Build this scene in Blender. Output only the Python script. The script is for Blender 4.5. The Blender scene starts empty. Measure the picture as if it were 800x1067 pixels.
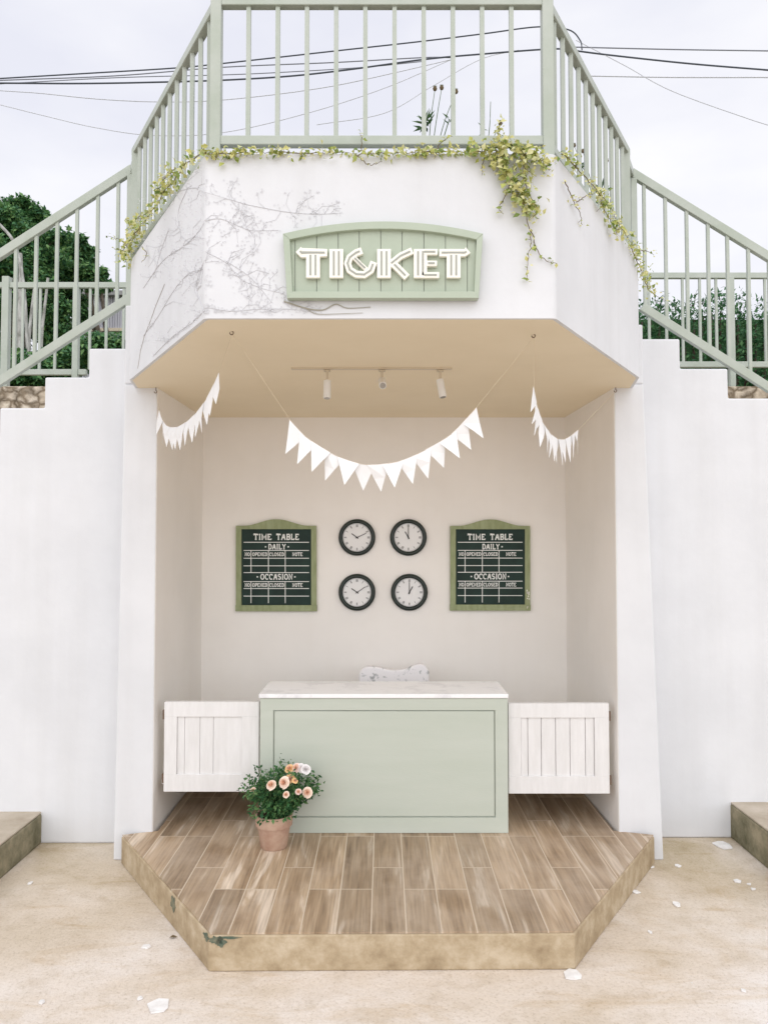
import bpy, bmesh, math, random
from mathutils import Vector, Matrix
R = math.radians
random.seed(11)
scene = bpy.context.scene
COL = scene.collection

# ------------------------------------------------------------------ camera
TH = R(2.2); H = 1.71; F = 800.0
cam_d = bpy.data.cameras.new('camera'); cam = bpy.data.objects.new('camera', cam_d); COL.objects.link(cam)
cam_d.sensor_fit = 'VERTICAL'; cam_d.sensor_height = 36; cam_d.sensor_width = 27
cam_d.lens = 36 * 800 / 1067.0
cam_d.clip_start = .05; cam_d.clip_end = 1500
cam.location = (0, 0, H); cam.rotation_euler = (R(90) + TH, 0, 0)
scene.camera = cam

# ------------------------------------------------------------------ world, sun, exposure
SUN_EL, SUN_AZ = 38, 182          # azimuth measured from +Y clockwise: behind the camera, a bit to the left
w = bpy.data.worlds.new('World'); scene.world = w; w.use_nodes = True
nt = w.node_tree; nt.nodes.clear()
out = nt.nodes.new('ShaderNodeOutputWorld'); bg = nt.nodes.new('ShaderNodeBackground')
sky = nt.nodes.new('ShaderNodeTexSky'); sky.sky_type = 'NISHITA'; sky.sun_disc = False
sky.sun_elevation = R(SUN_EL); sky.sun_rotation = R(SUN_AZ); sky.dust_density = 4; sky.air_density = 1.0
hs = nt.nodes.new('ShaderNodeHueSaturation'); hs.inputs['Saturation'].default_value = .12
nt.links.new(sky.outputs[0], hs.inputs['Color'])
tc = nt.nodes.new('ShaderNodeTexCoord')
mp = nt.nodes.new('ShaderNodeMapping'); mp.inputs['Scale'].default_value = (1.3, 1.3, 3.2)
nz = nt.nodes.new('ShaderNodeTexNoise'); nz.inputs['Scale'].default_value = 2.2; nz.inputs['Detail'].default_value = 5
nz.inputs['Roughness'].default_value = .5
nt.links.new(tc.outputs['Generated'], mp.inputs['Vector']); nt.links.new(mp.outputs[0], nz.inputs['Vector'])
cr = nt.nodes.new('ShaderNodeValToRGB'); cr.color_ramp.elements[0].position = .36; cr.color_ramp.elements[1].position = .66
cr.color_ramp.elements[0].color = (6.7, 6.8, 7.6, 1); cr.color_ramp.elements[1].color = (8.1, 8.1, 8.4, 1)
nt.links.new(nz.outputs['Fac'], cr.inputs['Fac'])
mx = nt.nodes.new('ShaderNodeMixRGB'); mx.inputs['Fac'].default_value = .85      # a closed layer of thin cloud over the clear sky
nt.links.new(hs.outputs[0], mx.inputs['Color1']); nt.links.new(cr.outputs[0], mx.inputs['Color2'])
nt.links.new(mx.outputs[0], bg.inputs['Color']); bg.inputs['Strength'].default_value = .10
nt.links.new(bg.outputs[0], out.inputs['Surface'])
sd = bpy.data.lights.new('sun', 'SUN'); sd.energy = 1.5; sd.angle = R(125); sd.color = (1, .985, .965)
so = bpy.data.objects.new('sun', sd); COL.objects.link(so)
az = R(SUN_AZ); el = R(SUN_EL)
sv = Vector((math.sin(az) * math.cos(el), math.cos(az) * math.cos(el), math.sin(el)))
so.rotation_euler = sv.to_track_quat('Z', 'Y').to_euler(); so.location = sv * 30
scene.view_settings.view_transform = 'Standard'; scene.view_settings.look = 'None'
scene.view_settings.gamma = 1; scene.view_settings.use_curve_mapping = False
scene.view_settings.exposure = .44
scene.render.engine = 'CYCLES'
scene.cycles.max_bounces = 10; scene.cycles.diffuse_bounces = 6

# ------------------------------------------------------------------ helpers
def ray(px, py):
    u = (px - 400) / F; v = -(py - 533.5) / F; c, s = math.cos(TH), math.sin(TH)
    return u, c - v * s, s + v * c
def P(px, py, Y):
    a = ray(px, py); t = Y / a[1]; return Vector((a[0] * t, Y, H + a[2] * t))
def Pz(px, py, z):
    a = ray(px, py); t = (z - H) / a[2]; return Vector((a[0] * t, a[1] * t, z))
def Pw(px, py, p0, p1, off=0.0):
    """point on the vertical wall through p0-p1 (x, y pairs), moved off metres towards the viewer"""
    a = ray(px, py); dx, dy = p1[0] - p0[0], p1[1] - p0[1]; n = Vector((dy, -dx)).normalized()
    if n.y > 0: n = -n
    t = (n.x * p0[0] + n.y * p0[1]) / (n.x * a[0] + n.y * a[1])
    return Vector((a[0] * t + n.x * off, a[1] * t + n.y * off, H + a[2] * t))

class MB:
    def __init__(s): s.v = []; s.f = []; s.m = []; s.cur = 0
    def add(s, vs, fs):
        o = len(s.v); s.v += [tuple(v) for v in vs]; s.f += [tuple(i + o for i in f) for f in fs]; s.m += [s.cur] * len(fs)
    def box(s, a, b):
        x0, x1 = sorted((a[0], b[0])); y0, y1 = sorted((a[1], b[1])); z0, z1 = sorted((a[2], b[2]))
        s.add([(x0,y0,z0),(x1,y0,z0),(x1,y1,z0),(x0,y1,z0),(x0,y0,z1),(x1,y0,z1),(x1,y1,z1),(x0,y1,z1)],
              [(0,3,2,1),(4,5,6,7),(0,1,5,4),(1,2,6,5),(2,3,7,6),(3,0,4,7)])
    def bar(s, p, q, wd, ht, up=(0, 0, 1)):
        p, q = Vector(p), Vector(q); d = (q - p).normalized(); u = Vector(up)
        sx = d.cross(u)
        if sx.length < 1e-4: sx = d.cross(Vector((0, 1, 0)))
        sx.normalize(); u2 = sx.cross(d).normalized()
        vs = [e + sx * a * wd / 2 + u2 * b * ht / 2 for e in (p, q) for a, b in ((-1,-1),(1,-1),(1,1),(-1,1))]
        s.add(vs, [(0,1,2,3),(7,6,5,4),(0,4,5,1),(1,5,6,2),(2,6,7,3),(3,7,4,0)])
    def prism(s, pts, fn):
        """pts: 2-D loop; fn(a, b, k) with k 0/1 gives the near and far 3-D point"""
        n = len(pts); vs = [fn(a, b, 0) for a, b in pts] + [fn(a, b, 1) for a, b in pts]
        s.add(vs, [tuple(range(n)), tuple(range(2 * n - 1, n - 1, -1))] + [(i, i + n, (i + 1) % n + n, (i + 1) % n) for i in range(n)])
    def tube(s, pts, r, n=6, r2=None):
        pts = [Vector(p) for p in pts]; N = len(pts); o = []
        for i, p in enumerate(pts):
            d = (pts[min(i + 1, N - 1)] - pts[max(i - 1, 0)]).normalized()
            a = d.cross(Vector((0, 0, 1)))
            if a.length < .05: a = d.cross(Vector((0, 1, 0)))
            a.normalize(); b = d.cross(a)
            rr = r if r2 is None else r + (r2 - r) * i / (N - 1)
            o += [p + (a * math.cos(2 * math.pi * k / n) + b * math.sin(2 * math.pi * k / n)) * rr for k in range(n)]
        fs = [(i * n + k, i * n + (k + 1) % n, (i + 1) * n + (k + 1) % n, (i + 1) * n + k) for i in range(N - 1) for k in range(n)]
        fs += [tuple(range(n))[::-1], tuple(range((N - 1) * n, N * n))]
        s.add(o, fs)
    def lathe(s, prof, c, ax='Z', n=32):
        c = Vector(c); o = []
        for r, h in prof:
            for k in range(n):
                a = 2 * math.pi * k / n
                if ax == 'Z': o.append(c + Vector((r * math.cos(a), r * math.sin(a), h)))
                else: o.append(c + Vector((r * math.cos(a), -h, r * math.sin(a))))
        N = len(prof)
        fs = [(i * n + k, i * n + (k + 1) % n, (i + 1) * n + (k + 1) % n, (i + 1) * n + k) for i in range(N - 1) for k in range(n)]
        fs += [tuple(range(n))[::-1], tuple(range((N - 1) * n, N * n))]
        s.add(o, fs)
    def leaf(s, p, d, nrm, L, Wd):
        d = Vector(d).normalized(); n = Vector(nrm); sx = d.cross(n)
        if sx.length < 1e-3: sx = d.cross(Vector((.3, .5, .8)))
        sx.normalize(); n = sx.cross(d); p = Vector(p)
        s.add([p, p + d * L * .45 + sx * Wd / 2 + n * Wd * .15, p + d * L - n * L * .12, p + d * L * .45 - sx * Wd / 2 + n * Wd * .15, p + d * L * .5],
              [(0, 1, 4), (1, 2, 4), (2, 3, 4), (3, 0, 4)])
    def build(s, name, mat, parent=None, smooth=False, bevel=0, seg=2, base=None):
        me = bpy.data.meshes.new(name); me.from_pydata(s.v, [], s.f)
        mats = mat if isinstance(mat, (list, tuple)) else [mat]
        for m in mats: me.materials.append(m)
        for p, k in zip(me.polygons, s.m): p.material_index = k; p.use_smooth = smooth
        bm = bmesh.new(); bm.from_mesh(me); bmesh.ops.recalc_face_normals(bm, faces=bm.faces) if not getattr(s, 'nofix', 0) else None
        bm.to_mesh(me); bm.free()
        o = bpy.data.objects.new(name, me); COL.objects.link(o)
        if parent is not None:
            o.parent = parent
            me.transform(Matrix.Translation(-Vector(parent.location)) if parent.parent is None else Matrix.Translation(-Vector(parent['_w'] if '_w' in parent else (0, 0, 0))))
            if parent.parent is not None: pass
        elif base is not None:
            me.transform(Matrix.Translation(-Vector(base))); o.location = base
        if bevel:
            b = o.modifiers.new('bevel', 'BEVEL'); b.width = bevel; b.segments = seg; b.limit_method = 'ANGLE'; b.angle_limit = R(35)
        return o
def sub(mb, name, mat, part, **k):
    """a sub-part: part is a child of a thing at part.parent.location"""
    o = mb.build(name, mat, None, **k); o.parent = part
    o.data.transform(Matrix.Translation(-Vector(part.parent.location))); return o
def tag(o, label, cat, group=None, kind=None):
    if label: o['label'] = label
    if cat: o['category'] = cat
    if group: o['group'] = group
    if kind: o['kind'] = kind
    return o
def thing(name, loc, label, cat, group=None):
    o = bpy.data.objects.new(name, None); o.empty_display_size = .1; COL.objects.link(o); o.location = loc
    return tag(o, label, cat, group)

# ------------------------------------------------------------------ materials
def mat(name, col, rough=.7, spec=.3, metal=0):
    m = bpy.data.materials.new(name); m.use_nodes = True; b = m.node_tree.nodes['Principled BSDF']
    b.inputs['Base Color'].default_value = (*col, 1); b.inputs['Roughness'].default_value = rough
    b.inputs['Specular IOR Level'].default_value = spec; b.inputs['Metallic'].default_value = metal
    return m
def N(m, t, **k):
    n = m.node_tree.nodes.new(t)
    for a, v in k.items():
        if a in n.inputs.keys(): n.inputs[a].default_value = v
        else: setattr(n, a, v)
    return n
def L(m, a, b): m.node_tree.links.new(a, b)
def noisy(m, c1, c2, scale=4, detail=6, lo=.35, hi=.65, bump=0, bscale=60, stretch=(1, 1, 1), bdist=.01, rough=.6):
    b = m.node_tree.nodes['Principled BSDF']
    t = N(m, 'ShaderNodeTexCoord'); mp_ = N(m, 'ShaderNodeMapping'); mp_.inputs['Scale'].default_value = stretch
    L(m, t.outputs['Object'], mp_.inputs['Vector'])
    n = N(m, 'ShaderNodeTexNoise'); n.inputs['Scale'].default_value = scale; n.inputs['Detail'].default_value = detail; n.inputs['Roughness'].default_value = rough
    L(m, mp_.outputs[0], n.inputs['Vector'])
    r = N(m, 'ShaderNodeValToRGB'); e = r.color_ramp.elements
    e[0].position = lo; e[1].position = hi; e[0].color = (*c1, 1); e[1].color = (*c2, 1)
    L(m, n.outputs['Fac'], r.inputs['Fac']); L(m, r.outputs[0], b.inputs['Base Color'])
    if bump:
        n2 = N(m, 'ShaderNodeTexNoise'); n2.inputs['Scale'].default_value = bscale; n2.inputs['Detail'].default_value = 5
        L(m, mp_.outputs[0], n2.inputs['Vector'])
        bp = N(m, 'ShaderNodeBump'); bp.inputs['Strength'].default_value = bump; bp.inputs['Distance'].default_value = bdist
        L(m, n2.outputs['Fac'], bp.inputs['Height']); L(m, bp.outputs[0], b.inputs['Normal'])
    return m, r
def plaster(name, c1, c2, bump=.25, streak=.96):
    m = mat(name, c1, .85, .2)
    m, r = noisy(m, c1, c2, scale=1.7, detail=8, lo=.38, hi=.62, bump=bump, bscale=8, bdist=.012)
    # vertical rain streaks
    t = N(m, 'ShaderNodeTexCoord'); mp_ = N(m, 'ShaderNodeMapping'); mp_.inputs['Scale'].default_value = (9, 9, .5)
    n = N(m, 'ShaderNodeTexNoise'); n.inputs['Scale'].default_value = 1.0; n.inputs['Detail'].default_value = 6
    L(m, t.outputs['Object'], mp_.inputs['Vector']); L(m, mp_.outputs[0], n.inputs['Vector'])
    r2 = N(m, 'ShaderNodeValToRGB'); r2.color_ramp.elements[0].position = .3; r2.color_ramp.elements[1].position = .55
    r2.color_ramp.elements[0].color = (streak, streak - .003, streak - .008, 1); r2.color_ramp.elements[1].color = (1, 1, 1, 1)
    mu = N(m, 'ShaderNodeMixRGB'); mu.blend_type = 'MULTIPLY'; mu.inputs['Fac'].default_value = 1
    L(m, n.outputs['Fac'], r2.inputs['Fac']); L(m, r.outputs[0], mu.inputs['Color1']); L(m, r2.outputs[0], mu.inputs['Color2'])
    L(m, mu.outputs[0], m.node_tree.nodes['Principled BSDF'].inputs['Base Color'])
    return m
M = {}
M['wall'] = plaster('white_plaster', (.66, .67, .69), (.71, .72, .74))
M['niche'] = plaster('niche_plaster', (.84, .815, .785), (.88, .855, .825), .15, .99)
M['ceil'] = noisy(mat('cream_ceiling', (.7, .6, .45), .9, .1), (.80, .70, .53), (.84, .74, .57), scale=1.5, bump=.1, bscale=14)[0]
M['sage'] = noisy(mat('sage_paint', (.5, .58, .46), .45, .4), (.38, .44, .345), (.43, .485, .39), scale=3, bump=.05, bscale=90)[0]
M['rail'] = noisy(mat('sage_metal', (.4, .48, .38), .4, .5), (.36, .405, .34), (.42, .455, .405), scale=6, bump=.04, bscale=120)[0]
M['counter'] = noisy(mat('pale_sage_wood', (.5, .58, .46), .5, .35), (.485, .525, .455), (.515, .55, .485), scale=2, bump=.08, bscale=40, stretch=(1, 1, 6))[0]
M['door'] = noisy(mat('white_painted_wood', (.8, .79, .77), .5, .35), (.70, .69, .68), (.76, .75, .745), scale=6, bump=.08, bscale=40, stretch=(6, 6, 1))[0]
M['letter'] = mat('cream_letter', (.86, .84, .76), .5, .3)
M['inline'] = mat('grey_inline', (.36, .37, .33), .6, .2)
M['chalk'] = noisy(mat('dark_green_board', (.01, .04, .03), .55, .3), (.006, .022, .017), (.012, .036, .028), scale=8)[0]
M['white'] = mat('white_lettering', (.8, .82, .8), .7, .2)
M['bframe'] = noisy(mat('olive_green_wood', (.3, .38, .2), .6, .3), (.25, .29, .15), (.33, .37, .22), scale=9, bump=.15, bscale=50, stretch=(4, 4, 1))[0]
M['rim'] = mat('dark_green_plastic', (.007, .017, .013), .3, .5)
M['dial'] = mat('white_dial', (.8, .8, .8), .5, .2)
M['black'] = mat('black', (.01, .01, .01), .5, .3)
M['flag'] = mat('white_felt', (.82, .82, .82), .9, .1)
M['string'] = mat('jute_string', (.62, .52, .38), .9, .1)
M['lampw'] = mat('white_lamp_metal', (.8, .79, .77), .4, .4)
M['track'] = mat('beige_track', (.62, .54, .42), .5, .4)
M['glass'] = mat('lamp_lens', (.35, .33, .3), .1, .6)
M['pot'] = noisy(mat('terracotta', (.5, .3, .2), .9, .1), (.40, .25, .185), (.52, .37, .28), scale=14, bump=.1, bscale=80)[0]
M['soil'] = noisy(mat('soil', (.05, .035, .02), 1, 0), (.03, .02, .012), (.09, .065, .04), scale=40, bump=.6, bscale=60)[0]
M['wire_d'] = mat('dark_cable', (.09, .10, .12), .8, .1)
M['wire_g'] = mat('grey_cable', (.25, .26, .3), .8, .1)
M['wire_l'] = mat('pale_cable', (.62, .63, .68), .8, .1)
M['chip'] = noisy(mat('paint_chip', (.8, .79, .77), .8, .2), (.7, .68, .66), (.85, .84, .83), scale=20)[0]
M['bark'] = noisy(mat('bark', (.12, .1, .08), .95, .1), (.07, .055, .04), (.2, .17, .14), scale=8, bump=.8, bscale=20, stretch=(3, 3, .6))[0]
M['stem'] = mat('brown_stem', (.16, .12, .07), .9, .1)
M['gstem'] = mat('green_stem', (.10, .16, .06), .8, .2)
M['dead'] = mat('dried_creeper', (.60, .60, .62), .95, 0)
M['dead2'] = mat('brown_twig', (.38, .36, .30), .95, 0)
M['crack'] = mat('hairline_crack', (.42, .40, .37), 1, 0)
M['rust'] = mat('rusty_hook', (.14, .09, .06), .7, .3)
M['shed'] = noisy(mat('shed_cladding', (.5, .5, .53), .6, .3), (.42, .42, .47), (.55, .55, .6), scale=2, stretch=(8, 8, .3))[0]
M['shedroof'] = mat('shed_roof', (.3, .3, .3), .7, .3)
M['pole'] = noisy(mat('pale_pole', (.6, .6, .58), .8, .1), (.22, .22, .20), (.52, .52, .50), scale=9, stretch=(2, 2, .8))[0]

def leafmat(name, cols, trans=.25, rough=.55):
    m = bpy.data.materials.new(name); m.use_nodes = True; b = m.node_tree.nodes['Principled BSDF']
    b.inputs['Roughness'].default_value = rough; b.inputs['Specular IOR Level'].default_value = .3
    g = N(m, 'ShaderNodeNewGeometry'); r = N(m, 'ShaderNodeValToRGB'); e = r.color_ramp.elements
    while len(e) < len(cols): e.new(.5)
    for i, c in enumerate(cols): e[i].position = i / (len(cols) - 1); e[i].color = (*c, 1)
    L(m, g.outputs['Random Per Island'], r.inputs['Fac']); L(m, r.outputs[0], b.inputs['Base Color'])
    if trans:
        tr = N(m, 'ShaderNodeBsdfTranslucent'); mxs = N(m, 'ShaderNodeMixShader'); mxs.inputs[0].default_value = trans
        L(m, r.outputs[0], tr.inputs['Color']); L(m, b.outputs[0], mxs.inputs[1]); L(m, tr.outputs[0], mxs.inputs[2])
        L(m, mxs.outputs[0], m.node_tree.nodes['Material Output'].inputs['Surface'])
    return m
M['vine'] = leafmat('vine_leaf', [(.14, .22, .05), (.42, .46, .12), (.60, .57, .22), (.74, .72, .42), (.28, .38, .10)])
M['vdark'] = leafmat('dark_leaf', [(.03, .09, .03), (.07, .15, .05), (.12, .2, .07)])
M['tree'] = leafmat('tree_leaf', [(.03, .10, .045), (.07, .19, .075), (.12, .26, .09), (.20, .34, .12)], .2)
M['hedge'] = leafmat('hedge_leaf', [(.025, .10, .045), (.055, .16, .06), (.11, .24, .09)], .2)
M['roseleaf'] = leafmat('rose_leaf', [(.02, .08, .03), (.05, .15, .05), (.14, .26, .09)], .2)
M['petal'] = mat('peach_petal', (.88, .72, .60), .7, .2); M['petald'] = mat('deep_peach_petal', (.87, .62, .47), .7, .2)
M['petalw'] = mat('white_petal', (.85, .82, .82), .7, .2)
M['petalo'] = mat('orange_petal', (.86, .58, .30), .7, .2)
M['petalp'] = mat('pink_petal', (.86, .66, .60), .7, .2)
for k in ('petal', 'petalw', 'petalo', 'petalp'): M[k].node_tree.nodes['Principled BSDF'].inputs['Subsurface Weight'].default_value = 0

def ground_mat():
    m = mat('sandy_concrete', (.45, .38, .3), .9, .15); b = m.node_tree.nodes['Principled BSDF']
    t = N(m, 'ShaderNodeTexCoord')
    def nz_(s, d, st=(1, 1, 1), rough=.6, dist=0):
        q = N(m, 'ShaderNodeMapping'); q.inputs['Scale'].default_value = st; L(m, t.outputs['Object'], q.inputs['Vector'])
        n = N(m, 'ShaderNodeTexNoise'); n.inputs['Scale'].default_value = s; n.inputs['Detail'].default_value = d
        n.inputs['Roughness'].default_value = rough; n.inputs['Distortion'].default_value = dist
        L(m, q.outputs[0], n.inputs['Vector']); return n
    def ramp(n, stops):
        r = N(m, 'ShaderNodeValToRGB'); e = r.color_ramp.elements
        while len(e) < len(stops): e.new(.5)
        for i, (p, c) in enumerate(stops): e[i].position = p; e[i].color = (*c, 1)
        L(m, n.outputs['Fac'], r.inputs['Fac']); return r
    a = ramp(nz_(.9, 8, (1, 1.3, 1), .62, .6), [(.32, (.60, .51, .40)), (.46, (.68, .595, .505)), (.58, (.74, .67, .605)), (.72, (.80, .755, .72))])
    c = ramp(nz_(7, 6, (1, 1, 1), .7), [(.33, (.88, .86, .82)), (.5, (1, 1, 1)), (.75, (1.04, 1.04, 1.04))])
    d = ramp(nz_(2.3, 10, (.7, 2.2, 1), .7, 1.2), [(.32, (.86, .80, .70)), (.47, (1, 1, 1))])
    e = ramp(nz_(75, 6, (1, 1, 1), .8), [(.34, (.72, .68, .62)), (.47, (1, 1, 1)), (.68, (1.05, 1.05, 1.06))])
    x = a.outputs[0]
    for q in (c, d, e):
        mu = N(m, 'ShaderNodeMixRGB'); mu.blend_type = 'MULTIPLY'; mu.inputs['Fac'].default_value = .9
        L(m, x, mu.inputs['Color1']); L(m, q.outputs[0], mu.inputs['Color2']); x = mu.outputs[0]
    # old damp staining along the foot of the walls, broken up by noise
    sp = N(m, 'ShaderNodeSeparateXYZ'); L(m, t.outputs['Object'], sp.inputs[0])
    mr = N(m, 'ShaderNodeMapRange'); mr.inputs['From Min'].default_value = 3.1; mr.inputs['From Max'].default_value = 4.5; L(m, sp.outputs['Y'], mr.inputs['Value'])
    dn_ = ramp(nz_(1.9, 9, (1, 1, 1), .66, .8), [(.30, (0, 0, 0)), (.62, (1, 1, 1))])
    ms_ = N(m, 'ShaderNodeMath'); ms_.operation = 'MULTIPLY'; L(m, mr.outputs[0], ms_.inputs[0]); L(m, dn_.outputs[0], ms_.inputs[1])
    mst = N(m, 'ShaderNodeMixRGB'); mst.blend_type = 'MULTIPLY'; mst.inputs['Color2'].default_value = (.66, .62, .48, 1)
    L(m, ms_.outputs[0], mst.inputs['Fac']); L(m, x, mst.inputs['Color1']); x = mst.outputs[0]
    # small pale specks of plaster dropped on the concrete
    v = N(m, 'ShaderNodeTexVoronoi'); v.inputs['Scale'].default_value = 5.5; L(m, t.outputs['Object'], v.inputs['Vector'])
    n3 = nz_(60, 2)
    su = N(m, 'ShaderNodeMath'); su.operation = 'MULTIPLY_ADD'; su.inputs[1].default_value = .06
    L(m, n3.outputs['Fac'], su.inputs[0]); L(m, v.outputs['Distance'], su.inputs[2])
    lt = N(m, 'ShaderNodeMath'); lt.operation = 'LESS_THAN'; lt.inputs[1].default_value = .052; L(m, su.outputs[0], lt.inputs[0])
    mw = N(m, 'ShaderNodeMixRGB'); mw.inputs['Color2'].default_value = (.74, .72, .69, 1)
    ml = N(m, 'ShaderNodeMath'); ml.operation = 'MULTIPLY'; ml.inputs[1].default_value = .8; L(m, lt.outputs[0], ml.inputs[0])
    L(m, ml.outputs[0], mw.inputs['Fac']); L(m, x, mw.inputs['Color1'])
    L(m, mw.outputs[0], b.inputs['Base Color'])
    bp = N(m, 'ShaderNodeBump'); bp.inputs['Strength'].default_value = .6; bp.inputs['Distance'].default_value = .012
    L(m, nz_(20, 10, (1, 1, 1), .75).outputs['Fac'], bp.inputs['Height']); L(m, bp.outputs[0], b.inputs['Normal'])
    return m
M['ground'] = ground_mat()

def wood_tile():
    m = mat('wood_look_tile', (.3, .2, .13), .42, .4); b = m.node_tree.nodes['Principled BSDF']
    t = N(m, 'ShaderNodeTexCoord'); q = N(m, 'ShaderNodeMapping'); q.inputs['Rotation'].default_value = (0, 0, R(90)); q.inputs['Location'].default_value = (.13, .052, 0)
    L(m, t.outputs['Object'], q.inputs['Vector'])
    def brick(c1, c2, mort, ms):
        k = N(m, 'ShaderNodeTexBrick'); k.offset = .37; k.offset_frequency = 3; k.squash = 1
        k.inputs['Scale'].default_value = 1; k.inputs['Brick Width'].default_value = .62; k.inputs['Row Height'].default_value = .142
        k.inputs['Mortar Size'].default_value = ms; k.inputs['Mortar Smooth'].default_value = .1; k.inputs['Bias'].default_value = 0
        k.inputs['Color1'].default_value = c1; k.inputs['Color2'].default_value = c2; k.inputs['Mortar'].default_value = mort
        L(m, q.outputs[0], k.inputs['Vector']); return k
    kid = brick((0, 0, 0, 1), (1, 1, 1, 1), (.5, .5, .5, 1), .0)
    kf = brick((0, 0, 0, 1), (0, 0, 0, 1), (1, 1, 1, 1), .0028)
    # grain, different in every tile
    w4 = N(m, 'ShaderNodeMath'); w4.operation = 'MULTIPLY'; w4.inputs[1].default_value = 37; L(m, kid.outputs['Color'], w4.inputs[0])
    q2 = N(m, 'ShaderNodeMapping'); q2.inputs['Scale'].default_value = (10, 1.15, 1); L(m, t.outputs['Object'], q2.inputs['Vector'])
    n = N(m, 'ShaderNodeTexNoise'); n.noise_dimensions = '4D'; n.inputs['Scale'].default_value = 1.0; n.inputs['Detail'].default_value = 5; n.inputs['Distortion'].default_value = 1.6
    L(m, q2.outputs[0], n.inputs['Vector']); L(m, w4.outputs[0], n.inputs['W'])
    r = N(m, 'ShaderNodeValToRGB'); e = r.color_ramp.elements
    for i, (p, c) in enumerate([(.30, (.22, .13, .08)), (.45, (.31, .20, .13)), (.56, (.39, .275, .19)), (.68, (.52, .41, .32))]):
        if i > 1: e.new(.5)
        e[i].position = p; e[i].color = (*c, 1)
    for i, (p, c) in enumerate([(.32, (.27, .185, .11)), (.46, (.385, .28, .18)), (.57, (.46, .35, .24)), (.65, (.66, .56, .45))]):
        e[i].position = p; e[i].color = (*c, 1)
    L(m, n.outputs['Fac'], r.inputs['Fac'])
    q3 = N(m, 'ShaderNodeMapping'); q3.inputs['Scale'].default_value = (90, 4, 1); L(m, t.outputs['Object'], q3.inputs['Vector'])
    n2 = N(m, 'ShaderNodeTexNoise'); n2.inputs['Scale'].default_value = 1; n2.inputs['Detail'].default_value = 3; L(m, q3.outputs[0], n2.inputs['Vector'])
    r2 = N(m, 'ShaderNodeValToRGB'); r2.color_ramp.elements[0].color = (.72, .70, .68, 1); r2.color_ramp.elements[1].color = (1.1, 1.1, 1.1, 1)
    r2.color_ramp.elements[0].position = .3; r2.color_ramp.elements[1].position = .6; L(m, n2.outputs['Fac'], r2.inputs['Fac'])
    mu = N(m, 'ShaderNodeMixRGB'); mu.blend_type = 'MULTIPLY'; mu.inputs['Fac'].default_value = 1; L(m, r.outputs[0], mu.inputs['Color1']); L(m, r2.outputs[0], mu.inputs['Color2'])
    # tone per tile
    rt = N(m, 'ShaderNodeValToRGB'); rt.color_ramp.elements[0].color = (.72, .71, .70, 1); rt.color_ramp.elements[1].color = (1.06, 1.04, 1.02, 1); L(m, kid.outputs['Color'], rt.inputs['Fac'])
    mt = N(m, 'ShaderNodeMixRGB'); mt.blend_type = 'MULTIPLY'; mt.inputs['Fac'].default_value = 1; L(m, mu.outputs[0], mt.inputs['Color1']); L(m, rt.outputs[0], mt.inputs['Color2'])
    # dusty film
    n5 = N(m, 'ShaderNodeTexNoise'); n5.inputs['Scale'].default_value = 2.6; n5.inputs['Detail'].default_value = 8; n5.inputs['Roughness'].default_value = .65; L(m, t.outputs['Object'], n5.inputs['Vector'])
    r5 = N(m, 'ShaderNodeValToRGB'); r5.color_ramp.elements[0].position = .45; r5.color_ramp.elements[1].position = .72
    r5.color_ramp.elements[0].color = (.05, .05, .05, 1); r5.color_ramp.elements[1].color = (.55, .55, .55, 1); L(m, n5.outputs['Fac'], r5.inputs['Fac'])
    md = N(m, 'ShaderNodeMixRGB'); md.inputs['Color2'].default_value = (.52, .42, .33, 1); L(m, r5.outputs[0], md.inputs['Fac']); L(m, mt.outputs[0], md.inputs['Color1'])
    mg = N(m, 'ShaderNodeMixRGB'); mg.inputs['Color2'].default_value = (.58, .48, .37, 1); L(m, kf.outputs['Color'], mg.inputs['Fac']); L(m, md.outputs[0], mg.inputs['Color1'])
    L(m, mg.outputs[0], b.inputs['Base Color'])
    rr = N(m, 'ShaderNodeMapRange'); rr.inputs['To Min'].default_value = .35; rr.inputs['To Max'].default_value = .75; L(m, n5.outputs['Fac'], rr.inputs['Value']); L(m, rr.outputs[0], b.inputs['Roughness'])
    iv = N(m, 'ShaderNodeMath'); iv.operation = 'SUBTRACT'; iv.inputs[0].default_value = 1; L(m, kf.outputs['Color'], iv.inputs[1])
    bp = N(m, 'ShaderNodeBump'); bp.inputs['Strength'].default_value = .4; bp.inputs['Distance'].default_value = .002; L(m, iv.outputs[0], bp.inputs['Height']); L(m, bp.outputs[0], b.inputs['Normal'])
    return m
M['tile'] = wood_tile()
def cement(name, cs, scale=5, green=False):
    m = mat(name, cs[0], .9, .15); m, r = noisy(m, cs[0], cs[1], scale=scale, detail=9, lo=.33, hi=.66, bump=.5, bscale=25, bdist=.01, rough=.68)
    if len(cs) > 2:
        e = r.color_ramp.elements.new(.5); e.color = (*cs[2], 1)
    return m
M['edge'] = cement('cement_render_ochre', [(.30, .225, .14), (.56, .47, .345), (.43, .34, .225)], 7)
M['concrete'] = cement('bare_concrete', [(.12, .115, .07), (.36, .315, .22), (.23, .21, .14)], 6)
M['steptop'] = cement('pale_concrete_top', [(.38, .32, .25), (.53, .465, .39), (.46, .40, .32)], 4)  # step treads, a paler concrete colour than the risers
M['patch'] = cement('blue_green_stain', [(.05, .10, .08), (.24, .22, .15), (.13, .15, .11)], 22)
def marble_mat():
    m = mat('white_marble', (.8, .8, .82), .18, .5)
    noisy(m, (.74, .74, .76), (.87, .87, .88), scale=5, detail=10, lo=.40, hi=.50, rough=.7); return m
M['marble'] = marble_mat()
def floral():
    m = mat('floral_fabric', (.8, .78, .8), .9, .1)
    noisy(m, (.40, .41, .42), (.82, .80, .82), scale=26, detail=4, lo=.33, hi=.43, rough=.6); return m
M['floral'] = floral()
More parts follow.
